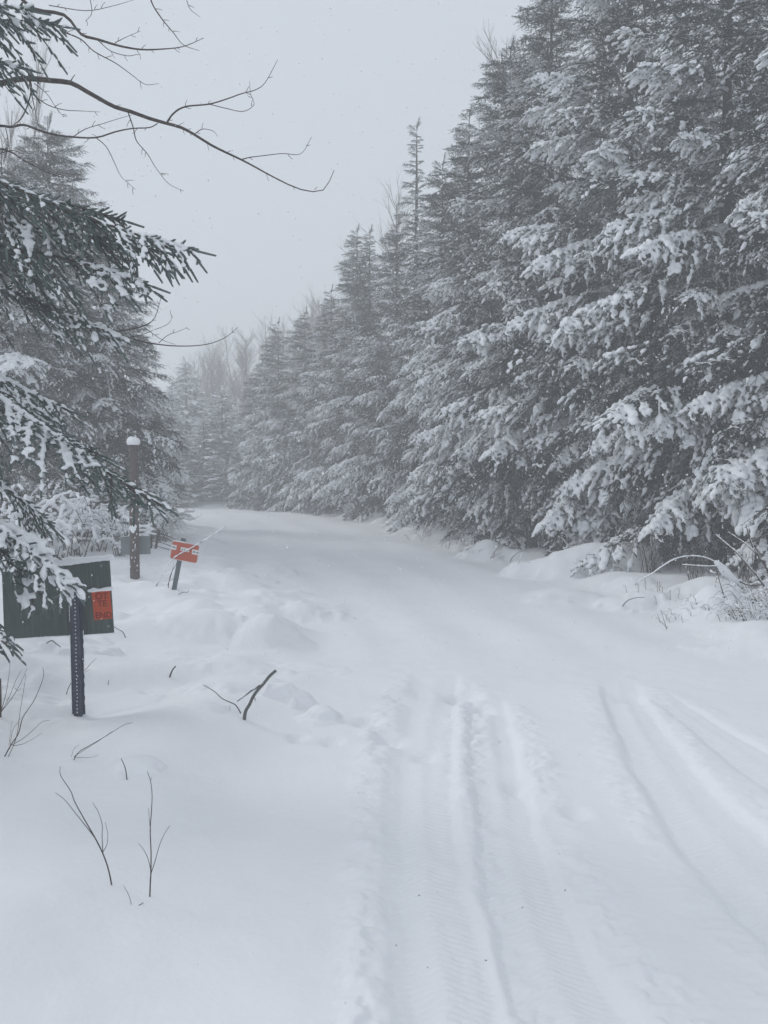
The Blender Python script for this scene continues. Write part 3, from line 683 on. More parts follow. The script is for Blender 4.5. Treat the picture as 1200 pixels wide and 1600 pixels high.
def arch(buf, sb, p0, az, l, rise, r0, snow, g):
    n = 10; t = np.linspace(0, 1, n); dx = np.array([math.cos(az), math.sin(az), 0])
    P = p0 + dx * (l * t ** 1.15)[:, None] + np.array([0, 0, 1.0]) * (rise * np.sin(t * PI * g.uniform(.6, .95)))[:, None] + g.normal(0, .012, (n, 3)) * t[:, None]
    tube(buf, P, np.linspace(r0, r0 * .3, n), 4, 0, cap=False)
    if snow:
        q = np.linspace(.1, .95, int(l / .035) + 4); A = np.stack([np.interp(q, t, P[:, i]) for i in range(3)], -1)
        k = np.sin(q * g.uniform(5, 14) + g.uniform(0, 6)) > -.35; A = A[k]
        if len(A):
            ra = snow * g.uniform(.7, 1.3, len(A)); A[:, 2] += ra * .6
            blobs(sb, A, np.tile(dx, (len(A), 1)), .035, ra, ra)
def shrub_mesh(seed, n, l, rise, r0, snow, twigs=2):
    g = np.random.default_rng(seed); b = Buf(); sb = Buf()
    for i in range(n):
        az = g.uniform(0, 6.28); ll = l * g.uniform(.35, 1.1); rr = rise * g.uniform(.5, 1.2)
        p0 = np.array([g.normal(0, .08), g.normal(0, .08), -.05]); arch(b, sb, p0, az, ll, rr, r0, snow, g)
        for j in range(twigs):
            t = g.uniform(.3, .8); q = p0 + np.array([math.cos(az), math.sin(az), 0]) * ll * t ** 1.15 + np.array([0, 0, rr * math.sin(t * 2.4)])
            arch(b, sb, q, az + g.normal(0, .8), ll * .45, rr * .2 * g.normal(0, 1), r0 * .5, snow * .7, g)
    if snow:
        V, T = fuse(sb, max(.012, snow * .45)); b.add(V, T, 1)
    v, f, m = b.arrays(); return mesh_from('shrub', v, f, [M_twig, M_snowc], m)
SH = [shrub_mesh(700 + i, 14, 1.0, .75, .008, .016) for i in range(4)]
SHH = [shrub_mesh(720 + i, 13, 1.1, .8, .010, .034) for i in range(3)]
SHB = [shrub_mesh(740 + i, 20, .7, .75, .006, 0) for i in range(3)]
def put_shrub(me, x, y, s, lab, grp, nm='bare_shrub', rz=0):
    o = link(nm, me, None, (x, y, h1(x, y))); o.scale = (s, s, s); o.rotation_euler = (0, 0, rz)
    return tag(o, lab, 'shrub', grp)
g = np.random.default_rng(5)
for i in range(34):
    y = 10.4 + i * .85 + g.uniform(-.3, .3); x = np.interp(y, RY, RX) + g.uniform(1.0, 1.9)
    if x / y > .56: continue
    me = SHB[i % 3] if g.random() < .6 else SH[i % 4]
    put_shrub(me, x, y, g.uniform(.55, .95), 'tangle of thin leafless twigs at the foot of the roadside spruces', 'twiggy shrubs under the roadside spruces', rz=g.uniform(0, 6))
for i, (px, py, s, k) in enumerate([(150, 862, 1.15, 0), (185, 868, .9, 1), (120, 868, 1.2, 2), (90, 872, 1.1, 0), (225, 850, .8, 1), (40, 880, 1.3, 2), (165, 840, 1.3, 1), (205, 836, 1.2, 2)]):
    p = hit(px, py); put_shrub(SHH[k], p[0], p[1], s, 'snow-coated arching shrub in the tangle between the dark board and the wooden pole', 'snow-coated shrubs behind the dark board', rz=i * 1.1)
for i, (px, py, s) in enumerate([(140, 845, 1.5), (175, 838, 1.7), (235, 840, .9), (100, 840, 1.7), (255, 846, .8), (60, 850, 1.6)]):
    p = hit(px, py); put_shrub(SH[i % 4], p[0], p[1], s, 'thin snow-dusted shrub at the wood edge behind the wooden pole', 'thin shrubs behind the wooden pole', rz=i * 2.1)
p = hit(162, 850); far_spruce(p[0], p[1] + 1.0, 1.35, .75, 'waist-high spruce sapling buried in snow behind the dark board', None, 301)
# snow-bent sapling at the end of the roadside row
def bent():
    p = at(400, 775, 41); z = h1(p[0], p[1]); t = empty('bent_sapling', (p[0], p[1], z), 'sapling bent over by a thick load of snow beside the far bend', 'sapling')
    b = Buf(); P = spline([(0, 0, -.1), (-.1, 0, .9), (-.35, 0, 1.7), (-.75, 0, 2.1), (-1.15, 0, 1.75), (-1.3, 0, 1.2)], 20); tube(b, P, np.linspace(.05, .015, len(P)), 6)
    build('stem', b, M_twig, t)
    s = Buf(); g = np.random.default_rng(4); Q = P[8:]; blobs(s, Q + g.normal(0, .07, Q.shape) + np.array([0, 0, .06]), np.gradient(Q, axis=0), .2, g.uniform(.13, .26, len(Q)), g.uniform(.12, .22, len(Q)))
    V, T = fuse(s, .04); link('snow_load', mesh_from('snow_load', V, T, M_snowc), t)
bent()
def snow_pad(px, d, py, w_, h_, lab, seed):
    pass

print('T', round(time.time() - _T0, 1))
# ------------------------------------------------------------------ signs and posts
M_board = mat('dark_board', (0.065, 0.083, 0.082), 0.6, noise=(14, (0.105, 0.130, 0.115), .8))
nb = M_board.node_tree; bs = nb.nodes['Principled BSDF']
for n_ in list(nb.nodes):
    if n_.type == 'TEX_NOISE':                                            # vertical weathering streaks
        mp = nb.nodes.new('ShaderNodeMapping'); mp.inputs['Scale'].default_value = (5, 1, .35)
        tcn = [q for q in nb.nodes if q.type == 'TEX_COORD'][0]
        nb.links.new(tcn.outputs['Object'], mp.inputs['Vector']); nb.links.new(mp.outputs[0], n_.inputs['Vector'])
M_orange = mat('orange_red_plastic', (0.55, 0.085, 0.030), 0.55, noise=(40, (0.44, 0.09, 0.05), .7))
M_orange2 = mat('faded_orange_sheet', (0.50, 0.085, 0.04), 0.6, noise=(25, (0.42, 0.12, 0.08), .8))
M_white = mat('white_print', (0.72, 0.70, 0.70), 0.7)
M_ink = mat('dark_print', (0.20, 0.030, 0.022), 0.7)
M_ink2 = mat('grey_print', (0.06, 0.06, 0.06), 0.7)
M_navy = mat('dark_steel_post', (0.020, 0.026, 0.05), 0.45, noise=(50, (0.06, 0.07, 0.10), .6), spec=.5)
M_grey = mat('grey_metal_back', (0.19, 0.22, 0.235), 0.5, noise=(12, (0.15, 0.18, 0.19), .8), spec=.5)
M_post2 = mat('weathered_green_post', (0.085, 0.11, 0.12), 0.6, noise=(30, (0.14, 0.16, 0.17), .8))

def basis(o, ux, uz):
    """matrix columns: x along the sign, y away from the camera, z up the sign"""
    ux = unit(np.asarray(ux)); uy = unit(np.cross(uz, ux)); uz = unit(np.cross(ux, uy))
    return Matrix(((ux[0], uy[0], uz[0], o[0]), (ux[1], uy[1], uz[1], o[1]), (ux[2], uy[2], uz[2], o[2]), (0, 0, 0, 1)))
def rounded(w_, h_, r, t, n=5):
    """rounded plate, x by z, thickness t along y"""
    pts = []
    for cx, cz, a0 in ((w_ / 2 - r, h_ / 2 - r, 0), (-w_ / 2 + r, h_ / 2 - r, PI / 2), (-w_ / 2 + r, -h_ / 2 + r, PI), (w_ / 2 - r, -h_ / 2 + r, 1.5 * PI)):
        for k in range(n): a = a0 + k * PI / 2 / (n - 1); pts.append((cx + r * math.cos(a), cz + r * math.sin(a)))
    return prism(pts, t)
def prism(pts, t):
    n = len(pts); v = [(x, -t / 2, z) for x, z in pts] + [(x, t / 2, z) for x, z in pts]; f = []
    for k in range(1, n - 1): f += [(0, k, k + 1), (n, n + k + 1, n + k)]
    for k in range(n): j = (k + 1) % n; f += [(k, n + k, n + j), (k, n + j, j)]
    return v, f
def part(name, vf, m, parent, loc=(0, 0, 0), smooth=False):
    b = Buf(); b.add(*vf); return build(name, b, m, parent, loc, smooth)
def text(s, size, m, parent, loc, sx=1.0, depth=.0006):
    c = bpy.data.curves.new('lettering', 'FONT'); c.body = s; c.size = size; c.align_x = 'CENTER'; c.align_y = 'CENTER'; c.extrude = depth; c.materials.append(m)
    c.offset = size * .015
    q = bpy.data.objects.new('tmp', c); _tmp_scene.collection.objects.link(q); vl = _tmp_scene.view_layers[0]; vl.update()
    me = bpy.data.meshes.new_from_object(q.evaluated_get(vl.depsgraph)); bpy.data.objects.remove(q)
    o = bpy.data.objects.new('lettering', me); COL.objects.link(o); o.parent = parent; o.location = loc; o.rotation_euler = (PI / 2, 0, 0); o.scale = (sx, 1, 1)
    return o
def snow_strip(name, A, B, wy, hz_, seed, parent=None, voxel=.008):
    g = np.random.default_rng(seed); A = np.asarray(A, float); B = np.asarray(B, float); n = int(np.linalg.norm(B - A) / .018) + 2
    q = np.linspace(0, 1, n)[:, None]; C = A * (1 - q) + B * q; h = hz_ * (1 + .35 * np.sin(q[:, 0] * 9 + seed) * .6 + g.normal(0, .1, n))
    C[:, 2] += h * .35; s = Buf(); blobs(s, C, np.tile(B - A, (n, 1)), .03, wy, h * .75, tv=ICO_V, tf=ICO_F); V, T = fuse(s, voxel)
    return link(name, mesh_from(name, V, T, M_snowc), parent)

# dark board on its steel post
base = hit(123, 1118); D0 = base[1]
# post
pt = at(114, 926, D0 - .02)
post = empty('steel_post', tuple(base), 'dark steel channel post holding up the large board, standing in the snow', 'post')
up = unit(pt - base); Lp = float(np.linalg.norm(pt - base))
post.matrix_world = basis(base, (1, .12, 0), up)
wv = .043; prof = [(-wv, .0), (-wv + .012, -.0), (-wv + .018, -.028), (wv - .018, -.028), (wv - .012, 0), (wv, 0), (wv, .004), (wv - .016, .004), (wv - .021, -.023), (-wv + .021, -.023), (-wv + .016, .004), (-wv, .004)]
n = len(prof); v = [(x, y, -.3) for x, y in prof] + [(x, y, Lp) for x, y in prof]; f = []
for k in range(n): j = (k + 1) % n; f += [(k, j, n + j), (k, n + j, n + k)]
for a_, b_, c_ in ((0, 1, 10), (0, 10, 11), (1, 2, 9), (1, 9, 10), (2, 3, 8), (2, 8, 9), (3, 4, 7), (3, 7, 8), (4, 5, 6), (4, 6, 7)): f += [(n + a_, n + b_, n + c_)]
part('channel', (v, f), M_navy, post)
hb = Buf()
k = 0; g = np.random.default_rng(8)
while k * .0255 < Lp - .05:
    blobs(hb, [(g.normal(0, .0012), -.0285, .03 + k * .0255)], [(1, 0, 0)], .0045, .0022, .006 * g.uniform(.6, 1.1)); k += 1
o = build('snow_plugged_hole', hb, M_snowc, post); o['kind'] = 'stuff'
sb = Buf()
for sx in (-1, 1):
    zz = np.arange(.0, Lp, .03); kk = g.random(len(zz)) < .55
    blobs(sb, np.stack([np.full(kk.sum(), sx * wv), np.full(kk.sum(), -.002), zz[kk]], -1), np.tile((.01, 0, 1), (kk.sum(), 1)), .02, .003, .003)
o = build('frost_edge', sb, M_snowc, post); o['kind'] = 'stuff'
# board
DB = D0 + .045
BR, TRc, BL = at(178, 989, DB), at(171, 874, DB), at(19, 998, DB)
ux = unit(BR - BL); uz = unit(TRc - BR); Wb = float(np.linalg.norm(BR - BL)) + .05; Hb = float(np.linalg.norm(TRc - BR))
board = empty('sign_board', (0, 0, 0), 'large dark weathered board with an orange sticker, mounted on the steel post', 'sign')
board.matrix_world = basis(BR, ux, (0, 0, 1))
sh = float(np.dot(TRc - BR, ux)); hz2 = Hb
# four-cornered plate: the right edge leans, the top edge runs level
TLx = -Wb + .02
pts = [(0, 0), (sh, hz2), (TLx, hz2 - .035), (-Wb, 0)]
part('panel', prism(pts, .014), M_board, board)
for (bx, bz) in ((-.03, .05), (-.05, hz2 - .04)):
    bb = Buf(); blobs(bb, [(bx, -.009, bz)], [(1, 0, 0)], .010, .006, .010, tv=ICO_V, tf=ICO_F); build('bolt', bb, M_grey, board)
sB = snow_strip('snow_cap', (TLx, 0, hz2 - .035), (sh + .005, 0, hz2 + .002), .022, .034, 3, board)
sB2 = snow_strip('white_lip', (-Wb + .02, -.004, -.002), (-.002, -.004, -.002), .008, .005, 4, board, .004)  # thin white strip along the lower edge of the board
# orange sticker
s1 = at(160, 946, DB - .008); st = part('sticker', prism([(-.062, -.098), (.062, -.092), (.058, .10), (-.068, .094)], .002), M_orange, board)
loc = board.matrix_world.inverted() @ Vector(s1); loc.y = -.0085; st.location = loc
text('OT', .062, M_ink, st, (.0, -.0022, .062), 1.0); text('TE', .058, M_ink, st, (.0, -.0022, .012), 1.0); text('END', .056, M_ink, st, (.004, -.0022, -.068), 1.0)
snow_strip('snow_ridge', (-.066, -.006, .100), (.058, -.006, .104), .010, .017, 6, st, .005)

# orange sign on its leaning post
b2 = hit(272, 921); D2 = b2[1]; t2 = at(292, 842, D2)
post2 = empty('leaning_post', tuple(b2), 'thin leaning grey-green post that carries the small orange sign', 'post')
post2.matrix_world = basis(b2, (1, 0, -.2), unit(t2 - b2)); L2 = float(np.linalg.norm(t2 - b2))
bb = Buf(); box(bb, (-.024, 0, L2 / 2 - .1), (.007, .030, L2 + .2)); box(bb, (.024, 0, L2 / 2 - .1), (.007, .030, L2 + .2)); box(bb, (0, -.012, L2 / 2 - .1), (.0405, .006, L2 + .2))
build('channel', bb, M_post2, post2, smooth=False)
DS = D2 - .035
c2 = at(288.5, 862.5, DS); wpx = DS / F
sgn = empty('orange_sign', tuple(c2), 'small tilted orange sign with three white panels, crossed by a snowy twig', 'sign')
uxs = unit(np.array([.98, -.12, -.165])); sgn.matrix_world = basis(c2, uxs, (.16, 0, .98))
Ws, Hs = 43.5 * wpx, 27.5 * wpx
part('plate', rounded(Ws, Hs, .022, .003), M_orange2, sgn)
part('rim', rounded(Ws + .014, Hs + .014, .028, .002), M_white, sgn, (0, .0030, 0))
for (cx, cz, pw, phh, marks) in ((-.145, .035, .062, .062, 0), (.0, .03, .115, .05, 1), (.142, .022, .095, .062, 2)):
    pn = part('printed_panel', rounded(pw, phh, .006, .001), M_white, sgn, (cx, -.0022, cz))
    mk = Buf()
    if marks == 0: tube(mk, [(-.02, -.0012, -.008), (-.008, -.0012, .010), (.004, -.0012, .002), (.02, -.0012, -.008)], .005, 4)
    if marks == 1: blobs(mk, [(-.035, -.0012, -.002), (.0, -.0012, -.006), (.035, -.0012, -.002)], [(1, 0, .3)] * 3, .010, .001, .009)
    if marks == 2: tube(mk, [(-.035, -.0012, -.01), (-.02, -.0012, .012), (-.005, -.0012, -.01)], .005, 4); tube(mk, [(.01, -.0012, .006), (.025, -.0012, -.012), (.038, -.0012, .008)], .005, 4)
    build('printed_mark', mk, M_ink2, pn)
snow_strip('snow_cap', (-Ws / 2 + .03, 0, Hs / 2 + .004), (-.02, 0, Hs / 2 + .004), .010, .010, 7, sgn, .006)
# snowy twig that leans across the orange sign
tw = Buf(); tp = [(268, 920), (272, 873), (300, 856), (330, 838), (352, 822)]
def twig_thing(name, lab, lines, d, grp=None, snow=None, base_px=None, m=None, cat='twig', dd=None):
    """lines: list of (pixel polyline, r0, r1); stands where its base pixel meets the snow"""
    if base_px is not None:
        p = hit(*base_px); d = p[1]
    b = Buf(); sb = Buf(); g = np.random.default_rng(int(lines[0][0][0][0] * 13) % 9999)
    bd = dd or 0
    for k, (pts, r0, r1) in enumerate(lines):
        sl = g.normal(0, .05)
        P = np.array([at(x, y, d + bd * i / (len(pts) - 1) + sl * (i / (len(pts) - 1)) * (k > 0)) for i, (x, y) in enumerate(pts)])
        if k == 0 and base_px is not None: P[0, 2] -= .05
        S = spline(P, max(10, len(pts) * 4)); tube(b, S, np.linspace(r0, r1, len(S)), 6, 0)
        if snow:
            q = np.linspace(.05, .97, int(len(S) * 3)); idx = np.linspace(0, 1, len(S)); A = np.stack([np.interp(q, idx, S[:, i]) for i in range(3)], -1)
            T = np.gradient(A, axis=0); kk = g.random(len(A)) < .85; A = A[kk]; T = T[kk]; ra = snow * g.uniform(.6, 1.2, len(A)); A[:, 2] += ra * .5 + r0 * .3; A[:, 1] -= r0 * .4
            blobs(sb, A, T, np.linalg.norm(T, axis=1) * 1.6 + .01, ra, ra)
    v, f, mm = b.arrays(); org = v[v[:, 2].argmin()].copy()
    o = link(name, mesh_from(name, v - org, f, m or M_twig, mm), None, tuple(org)); tag(o, lab, cat, grp)
    if snow:
        V, T = fuse(sb, max(.006, snow * .4)); link('snow_load', mesh_from('snow_load', V - org, T, M_snowc), o)
    return o
twig_thing('bent_twig', 'snow-coated bent twig lying across the face of the orange sign', [([(244, 916), (256, 894), (272, 872), (300, 856), (330, 838), (352, 822)], .006, .0025)], DS - .02, snow=.010, cat='twig')
twig_thing('bare_twig', 'thin bare shoots standing just beside the leaning post', [([(262, 919), (266, 900), (276, 880), (284, 866)], .005, .002), ([(264, 908), (270, 905), (275, 902)], .003, .0015), ([(262, 915), (269, 893), (271, 880)], .004, .0015)], 0, base_px=(263, 919))
twig_thing('bare_twig', 'low bare twig poking from the snow at the foot of the orange sign', [([(274, 928), (284, 926), (294, 925), (295, 921)], .005, .002)], 0, base_px=(274, 929))

# wooden pole with its snow cap and the grey sign seen from behind
b3 = hit(211, 904); D3 = b3[1]; t3 = at(208.5, 694, D3); L3 = t3[2] - b3[2]
pole = empty('wooden_pole', tuple(b3), 'short round wooden pole wearing a dome of snow, beyond the dark board', 'pole')
rp = 7.3 * D3 / F
pb = Buf(); P = spline([(0, 0, -.3), (0, 0, L3 * .5), (float(t3[0] - b3[0]), 0, L3)], 10); tube(pb, P, np.linspace(rp * 1.03, rp * .9, len(P)), 20)
build('shaft', pb, M_pole, pole)
cb = Buf(); tt = np.array([t3[0] - b3[0], 0, L3]); blobs(cb, [tt + (0, 0, .03), tt + (-.03, 0, .045), tt + (.035, 0, .035)], [(1, 0, 0)] * 3, [.105, .07, .07], [.1, .07, .07], [.075, .075, .07], tv=ICO_V, tf=ICO_F)
V, T = fuse(cb, .012); V[:, 2] = np.maximum(V[:, 2], tt[2] - .012); link('snow_cap', mesh_from('snow_cap', V, T, M_snowc), pole)
cb = Buf(); q0 = np.array(at(210, 826, D3)) - b3 + (0, -rp, 0); blobs(cb, [q0, q0 + (.02, .004, .035), q0 + (-.03, .004, .01), q0 + (.0, .0, -.035)], [(1, 0, .3)] * 4, [.05, .04, .03, .028], .018, [.045, .035, .035, .03], tv=ICO_V, tf=ICO_F); build('snow_patch', cb, M_snowc, pole)
cb = Buf(); g = np.random.default_rng(2)
zz = g.uniform(.05, L3 * .75, 26); aa = g.uniform(-2.6, -.5, 26); blobs(cb, np.stack([np.cos(aa) * rp, np.sin(aa) * rp, zz], -1), np.tile((0, .01, 1), (26, 1)), g.uniform(.008, .022, 26), .008, .008)
o = build('clinging_snow', cb, M_snowc, pole); o['kind'] = 'stuff'
DG = D3 + .12
gc = at(212, 852, DG); gs = empty('grey_sign', tuple(gc), 'small blank grey sign seen from behind, fixed across the wooden pole', 'sign')
gs.matrix_world = basis(gc, (1, .1, .02), (0, 0, 1))
part('plate', rounded(45 * DG / F, 29 * DG / F, .012, .004), M_grey, gs)
bb = Buf(); box(bb, (-.02, -.012, .07), (.34, .018, .025)); build('brace', bb, M_grey, gs, smooth=False)
snow_strip('snow_cap', (-.2, 0, 14.5 * DG / F), (.2, 0, 14.5 * DG / F), .008, .007, 9, gs, .005)

# wire fence behind the pole
fd = 16.0
fence = empty('wire_fence', tuple(at(235, 860, fd)), 'low wire fence of thin dark stakes running behind the wooden pole', 'fence')
f0 = np.array(fence.location)
for (x0, y0, x1, y1) in ((231, 846, 233, 821), (235.5, 858, 237, 828), (241, 861, 249, 828), (205, 858, 203, 826), (178, 862, 176, 828)):
    b = Buf(); A = at(x0, y0 + 6, fd); Bq = at(x1, y1, fd); tube(b, [A - f0, Bq - f0], [.028, .022], 6); build('stake', b, M_bark, fence)
for yy in (831, 836, 845, 852):
    b = Buf(); P = [at(x, yy + (x - 230) * .07 + s_, fd - .03) - f0 for x, s_ in ((150, 0), (176, -1), (190, .6), (204, -.3), (218, .8), (232, 0), (246, .5), (262, 4), (276, 10))]; tube(b, spline(P, 30), .007, 4); build('wire', b, M_bark, fence)

print('T', round(time.time() - _T0, 1))
# ------------------------------------------------------------------ twigs and sticks in the foreground
def z6(l, ox=0, oy=1000, s=1018 / 280): return [(ox + x / s, oy + y / s) for x, y in l]
twig_thing('bare_shoot', 'forked bare shoot leaning over in the open snow, nearest the photo bottom but one', [
    (z6([(645, 1392), (620, 1320), (585, 1215), (535, 1115), (480, 1020), (425, 920), (400, 855), (345, 770), (342, 718)]), .0030, .0010),
    (z6([(540, 1125), (490, 1060), (430, 985), (370, 910), (315, 867)]), .0018, .0008),
    (z6([(585, 1210), (580, 1120), (580, 1050), (560, 980), (527, 925)]), .0016, .0008),
    (z6([(588, 1200), (608, 1160), (612, 1100), (597, 1035)]), .0014, .0007)], 0, base_px=(177, 1384), cat='twig')
twig_thing('bare_shoot', 'upright three-pronged bare shoot standing alone in the open snow', [
    (z6([(849, 1462), (853, 1400), (857, 1320), (858, 1200), (853, 1080), (860, 980), (864, 880), (855, 800), (835, 745)]), .0030, .0010),
    (z6([(858, 1325), (880, 1260), (905, 1170), (935, 1100), (965, 1055)]), .0018, .0008),
    (z6([(857, 1310), (840, 1240), (815, 1190), (787, 1155)]), .0014, .0007),
    (z6([(856, 1090), (848, 1020), (845, 955)]), .0012, .0007), (z6([(856, 800), (862, 780)]), .001, .0007)], 0, base_px=(233.5, 1402), cat='twig')
twig_thing('bare_shoot', 'low slanting double shoot just below the foot of the steel post', [
    (z6([(395, 685), (440, 645), (500, 605), (570, 565), (640, 522), (710, 480), (755, 470)]), .003, .001),
    (z6([(420, 662), (500, 612), (580, 560), (640, 516)]), .0016, .0008), (z6([(420, 665), (480, 668), (530, 664), (560, 655)]), .0012, .0007), (z6([(405, 665), (420, 620), (450, 595)]), .001, .0007)], 0, base_px=(109, 1188), cat='twig')
twig_thing('bare_shoot', 'short single dark stub of twig above the small snow hump', [(z6([(727, 797), (716, 750), (705, 710), (688, 672)]), .003, .0018)], 0, base_px=(200, 1219), cat='twig')
twig_thing('bare_shoot', 'tiny faint shoot low in the snow between the two forked shoots', [(z6([(762, 1505), (735, 1460), (702, 1395)]), .0012, .0007), (z6([(788, 1508), (815, 1492)]), .0016, .001)], 0, base_px=(210, 1414), cat='twig')
twig_thing('bare_bush', 'many-stemmed bare bush fanning out of the snow at the photo edge', [
    (z6([(0, 660), (60, 600), (105, 530), (130, 440), (190, 350), (230, 260), (248, 200), (243, 155)]), .0036, .001),
    (z6([(60, 600), (130, 560), (190, 510), (240, 465), (285, 455)]), .002, .0009), (z6([(70, 602), (130, 590), (190, 560), (240, 527)]), .0016, .0008),
    (z6([(48, 662), (80, 590), (100, 520), (115, 400), (135, 280), (148, 195)]), .002, .0009), (z6([(55, 620), (70, 520), (100, 470), (120, 440)]), .0014, .0007), (z6([(50, 600), (60, 520), (70, 460)]), .001, .0006), (z6([(0, 705), (40, 700), (85, 675)]), .0016, .0008)], 0, base_px=(2, 1182), cat='bush')
twig_thing('bare_bush', 'thin upright twigs rising beside a dark stake at the photo edge', [
    (z6([(0, 440), (2, 330), (0, 220)]), .008, .007), (z6([(5, 410), (60, 340), (110, 260), (155, 160)]), .0025, .001), (z6([(10, 400), (50, 330), (90, 230), (125, 165)]), .002, .0008), (z6([(10, 390), (35, 300), (55, 170), (55, 120)]), .002, .0008), (z6([(85, 275), (105, 290), (120, 275)]), .0015, .0008)], 0, base_px=(1, 1121), cat='bush')
twig_thing('bare_shoot', 'faint slanting twig crossing behind the steel post', [(z6([(365, 305), (400, 250), (470, 185), (520, 130), (548, 103)]), .003, .001), (z6([(470, 190), (515, 165)]), .0015, .0008)], 0, base_px=(100, 1085), cat='twig')
twig_thing('stick_stub', 'short dark stick end poking out right of the steel post', [(z6([(952, 212), (975, 180), (998, 148)]), .0065, .005)], 0, base_px=(262, 1058), snow=.004, cat='stick')
twig_thing('stick_stub', 'tiny dark twig end between the post and the stick end', [(z6([(608, 252), (618, 228)]), .003, .002)], 0, base_px=(167, 1070), cat='stick')
twig_thing('stick_stub', 'curved twig lying in the snow beneath the dark board', [([(68, 999), (80, 1001), (88, 1006), (95, 1011)], .005, .003)], 0, base_px=(94, 1012), cat='stick')
twig_thing('stick_stub', 'thin curved twig beside the lower corner of the dark board', [([(199, 997), (193, 989), (184, 983), (176, 978)], .004, .002)], 0, base_px=(199, 998), cat='stick')
def z5(l): return [(300 + x / 4.615, 1000 + y / 4.615) for x, y in l]
twig_thing('broken_branch', 'broken forked branch with grey bark jutting up out of the snow', [
    (z5([(370, 576), (385, 520), (415, 465), (440, 410), (475, 360), (520, 310), (560, 260), (605, 220)]), .0125, .0105),
    (z5([(530, 300), (480, 335), (430, 365), (385, 400), (325, 443)]), .0085, .003),
    (z5([(445, 410), (455, 425), (456, 442)]), .005, .003)], 0, base_px=(380, 1124), snow=.0045, cat='branch', m=mat('grey_bark', (.10, .105, .10), .9, noise=(60, (.2, .2, .2), .6), bump=(60, .7, .006)))
twig_thing('thin_stick', 'thin curved stick slanting up beside the broken forked branch', [(z5([(372, 515), (320, 475), (265, 445), (215, 420), (160, 370), (80, 322)]), .004, .002), (z5([(275, 515), (272, 470)]), .001, .001)], 0, base_px=(380, 1116), cat='stick')

lit = Buf(); g = np.random.default_rng(33)
for px, py in ((780, 1160), (838, 1360), (816, 1419), (619, 1478), (668, 1513), (987, 1285), (819, 943), (393, 880), (702, 1120), (733, 1128), (883, 1392), (1108, 1330), (760, 1502), (905, 1180), (655, 1400), (560, 1240)):
    p = hit(px, py); blobs(lit, [p + (0, 0, .003)], [(g.normal(), g.normal(), .1)], g.uniform(.004, .009), .002, .0015)
tag(build('fallen_bits', lit, M_bark), 'tiny dark bits of bark scattered on the snow between the wheel tracks', 'litter', None, 'stuff')

# right verge: bowed stems, dead stalks, snow-matted grass
def z4(l): return [(900 + x / 4, 820 + y / 4) for x, y in l]
twig_thing('bowed_stem', 'long stem bowed into an arc by snow, in front of the nearest spruces', [
    (z4([(1130, 380), (1060, 370), (990, 330), (930, 280), (870, 235), (800, 205), (710, 197), (620, 215), (540, 260), (470, 310), (420, 335), (370, 375)]), .012, .004),
    (z4([(960, 300), (900, 262), (820, 260), (740, 255), (660, 250)]), .007, .003), (z4([(1040, 400), (980, 340), (920, 290)]), .008, .005)], 9.6, snow=.010, cat='stem')
cbl = Buf(); g = np.random.default_rng(6); C = np.array([at(*q, 9.6) for q in z4([(900, 255), (920, 270), (945, 295), (965, 320), (930, 300), (980, 335)])])
o = bpy.data.objects['bowed_stem']; blobs(cbl, C - np.array(o.location), np.tile((.7, 0, -.6), (6, 1)), .11, .05, .045); V, T = fuse(cbl, .012); link('snow_clump', mesh_from('snow_clump', V, T, M_snowc), o)
twig_thing('dead_stalk', 'stout dead stalk slanting down to the snow beside the matted grass', [(z4([(1175, 385), (1140, 330), (1080, 260), (1010, 180), (940, 120), (870, 60)]), .012, .007), (z4([(1010, 180), (985, 150)]), .005, .003)], 9.3, snow=.008, cat='stalk')
twig_thing('dead_stalk', 'second stalk crossing steeply behind the stout one', [(z4([(1250, 420), (1190, 270), (1130, 180), (1095, 110), (1065, 0)]), .013, .009), (z4([(1140, 195), (1060, 120), (950, 45)]), .008, .004)], 9.0, snow=.007, cat='stalk')
twig_thing('dead_stalk', 'thin dark stalk standing in front of the arc of the bowed stem', [(z4([(950, 530), (925, 450), (905, 380), (880, 290)]), .007, .004)], 0, base_px=(1137, 953), cat='stalk')
twig_thing('dead_stalk', 'small forked stalk in the open snow below the bowed stem', [(z4([(575, 655), (545, 580), (528, 530)]), .0035, .0015), (z4([(570, 645), (530, 605), (498, 575)]), .003, .0015)], 0, base_px=(1044, 984), cat='stalk')
twig_thing('dead_stalk', 'short curved dark stick resting on the verge below the round snow mound', [(z4([(272, 515), (310, 485), (350, 462), (390, 455), (430, 455)]), .006, .003)], 0, base_px=(968, 949), cat='stalk')
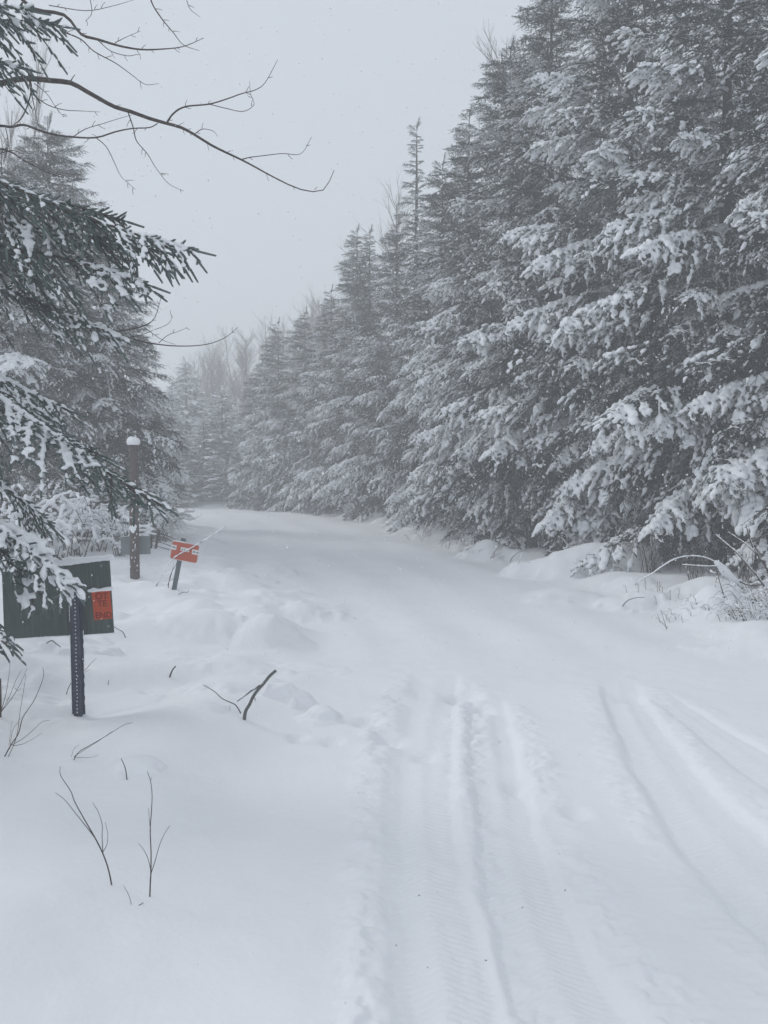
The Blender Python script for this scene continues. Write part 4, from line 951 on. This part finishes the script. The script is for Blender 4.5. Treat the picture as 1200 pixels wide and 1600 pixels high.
def thin_grass():
    g = np.random.default_rng(21)
    for (px, py, n, l, lab) in ((1180, 968, 44, .30, 'mat of bent grass blades bowed under snow at the photo edge'), (1080, 962, 14, .18, 'small tuft of dark grass beside the round snow pillow'),
                                (1205, 945, 40, .38, 'tall clump of bowed grass behind the grass mat'), (1040, 925, 9, .22, 'sparse dead stems standing under the bowed stem')):
        p = hit(px, py); b = Buf(); sb = Buf(); wdt = .38 if n > 50 else .2
        for i in range(n):
            p0 = np.array([g.normal(0, wdt), g.normal(0, .12), 0.0]); p0[2] = h1(p[0] + p0[0], p[1] + p0[1]) - p[2] - .02
            up_ = 'standing' in lab
            arch(b, sb, p0, g.normal(PI if not up_ else 1.5, .7), l * g.uniform(.4, 1.1) * (.3 if up_ else 1), l * g.uniform(.3, .8), .0032, .011 if (g.random() < .85 and not up_) else 0, g)
        if sb.v: V, T = fuse(sb, .008); b.add(V, T, 1)
        v, f, m = b.arrays(); o = link('dead_grass', mesh_from('dead_grass', v, f, [M_twig, M_snowc], m), None, tuple(p)); tag(o, lab, 'grass', None, 'stuff')
thin_grass()
g = np.random.default_rng(91)
for i, (px, py) in enumerate(((700, 858), (736, 866), (795, 878), (815, 880), (660, 846), (612, 834), (770, 872), (905, 890), (722, 862), (640, 842))):
    def wig(n, sc_):
        a = g.uniform(-1.9, .6) if g.random() < .75 else g.uniform(-2.6, -1.0); q = [(px + g.uniform(-6, 6), py)]
        for _ in range(n): a += g.normal(0, .35); q.append((q[-1][0] + math.cos(a) * sc_ * g.uniform(.5, 1.4), q[-1][1] + math.sin(min(a, -.15)) * sc_ * g.uniform(.5, 1.4)))
        return q
    L_ = [(wig(4, g.uniform(5, 12)), .008, .002)] + [(wig(3, g.uniform(4, 9)), .005, .0015) for _ in range(g.integers(1, 4))]
    L_[0][0][0] = (px, py)
    twig_thing('dead_twig', 'dead twigs sticking out from the snow bank under the roadside spruces', L_, 0, base_px=(px, py), grp='dead twigs along the verge under the spruces', cat='twig', snow=.007 if i % 2 else None)
import collections as _c2
_k = collections_count = {}
for _o in bpy.data.meshes: _k[_o.name.split('.')[0]] = _k.get(_o.name.split('.')[0], 0) + len(_o.polygons)
print(sorted(_k.items(), key=lambda q: -q[1])[:9])
print('boughs', BO['n'], 'tris', sum(len(m.polygons) for m in bpy.data.meshes))
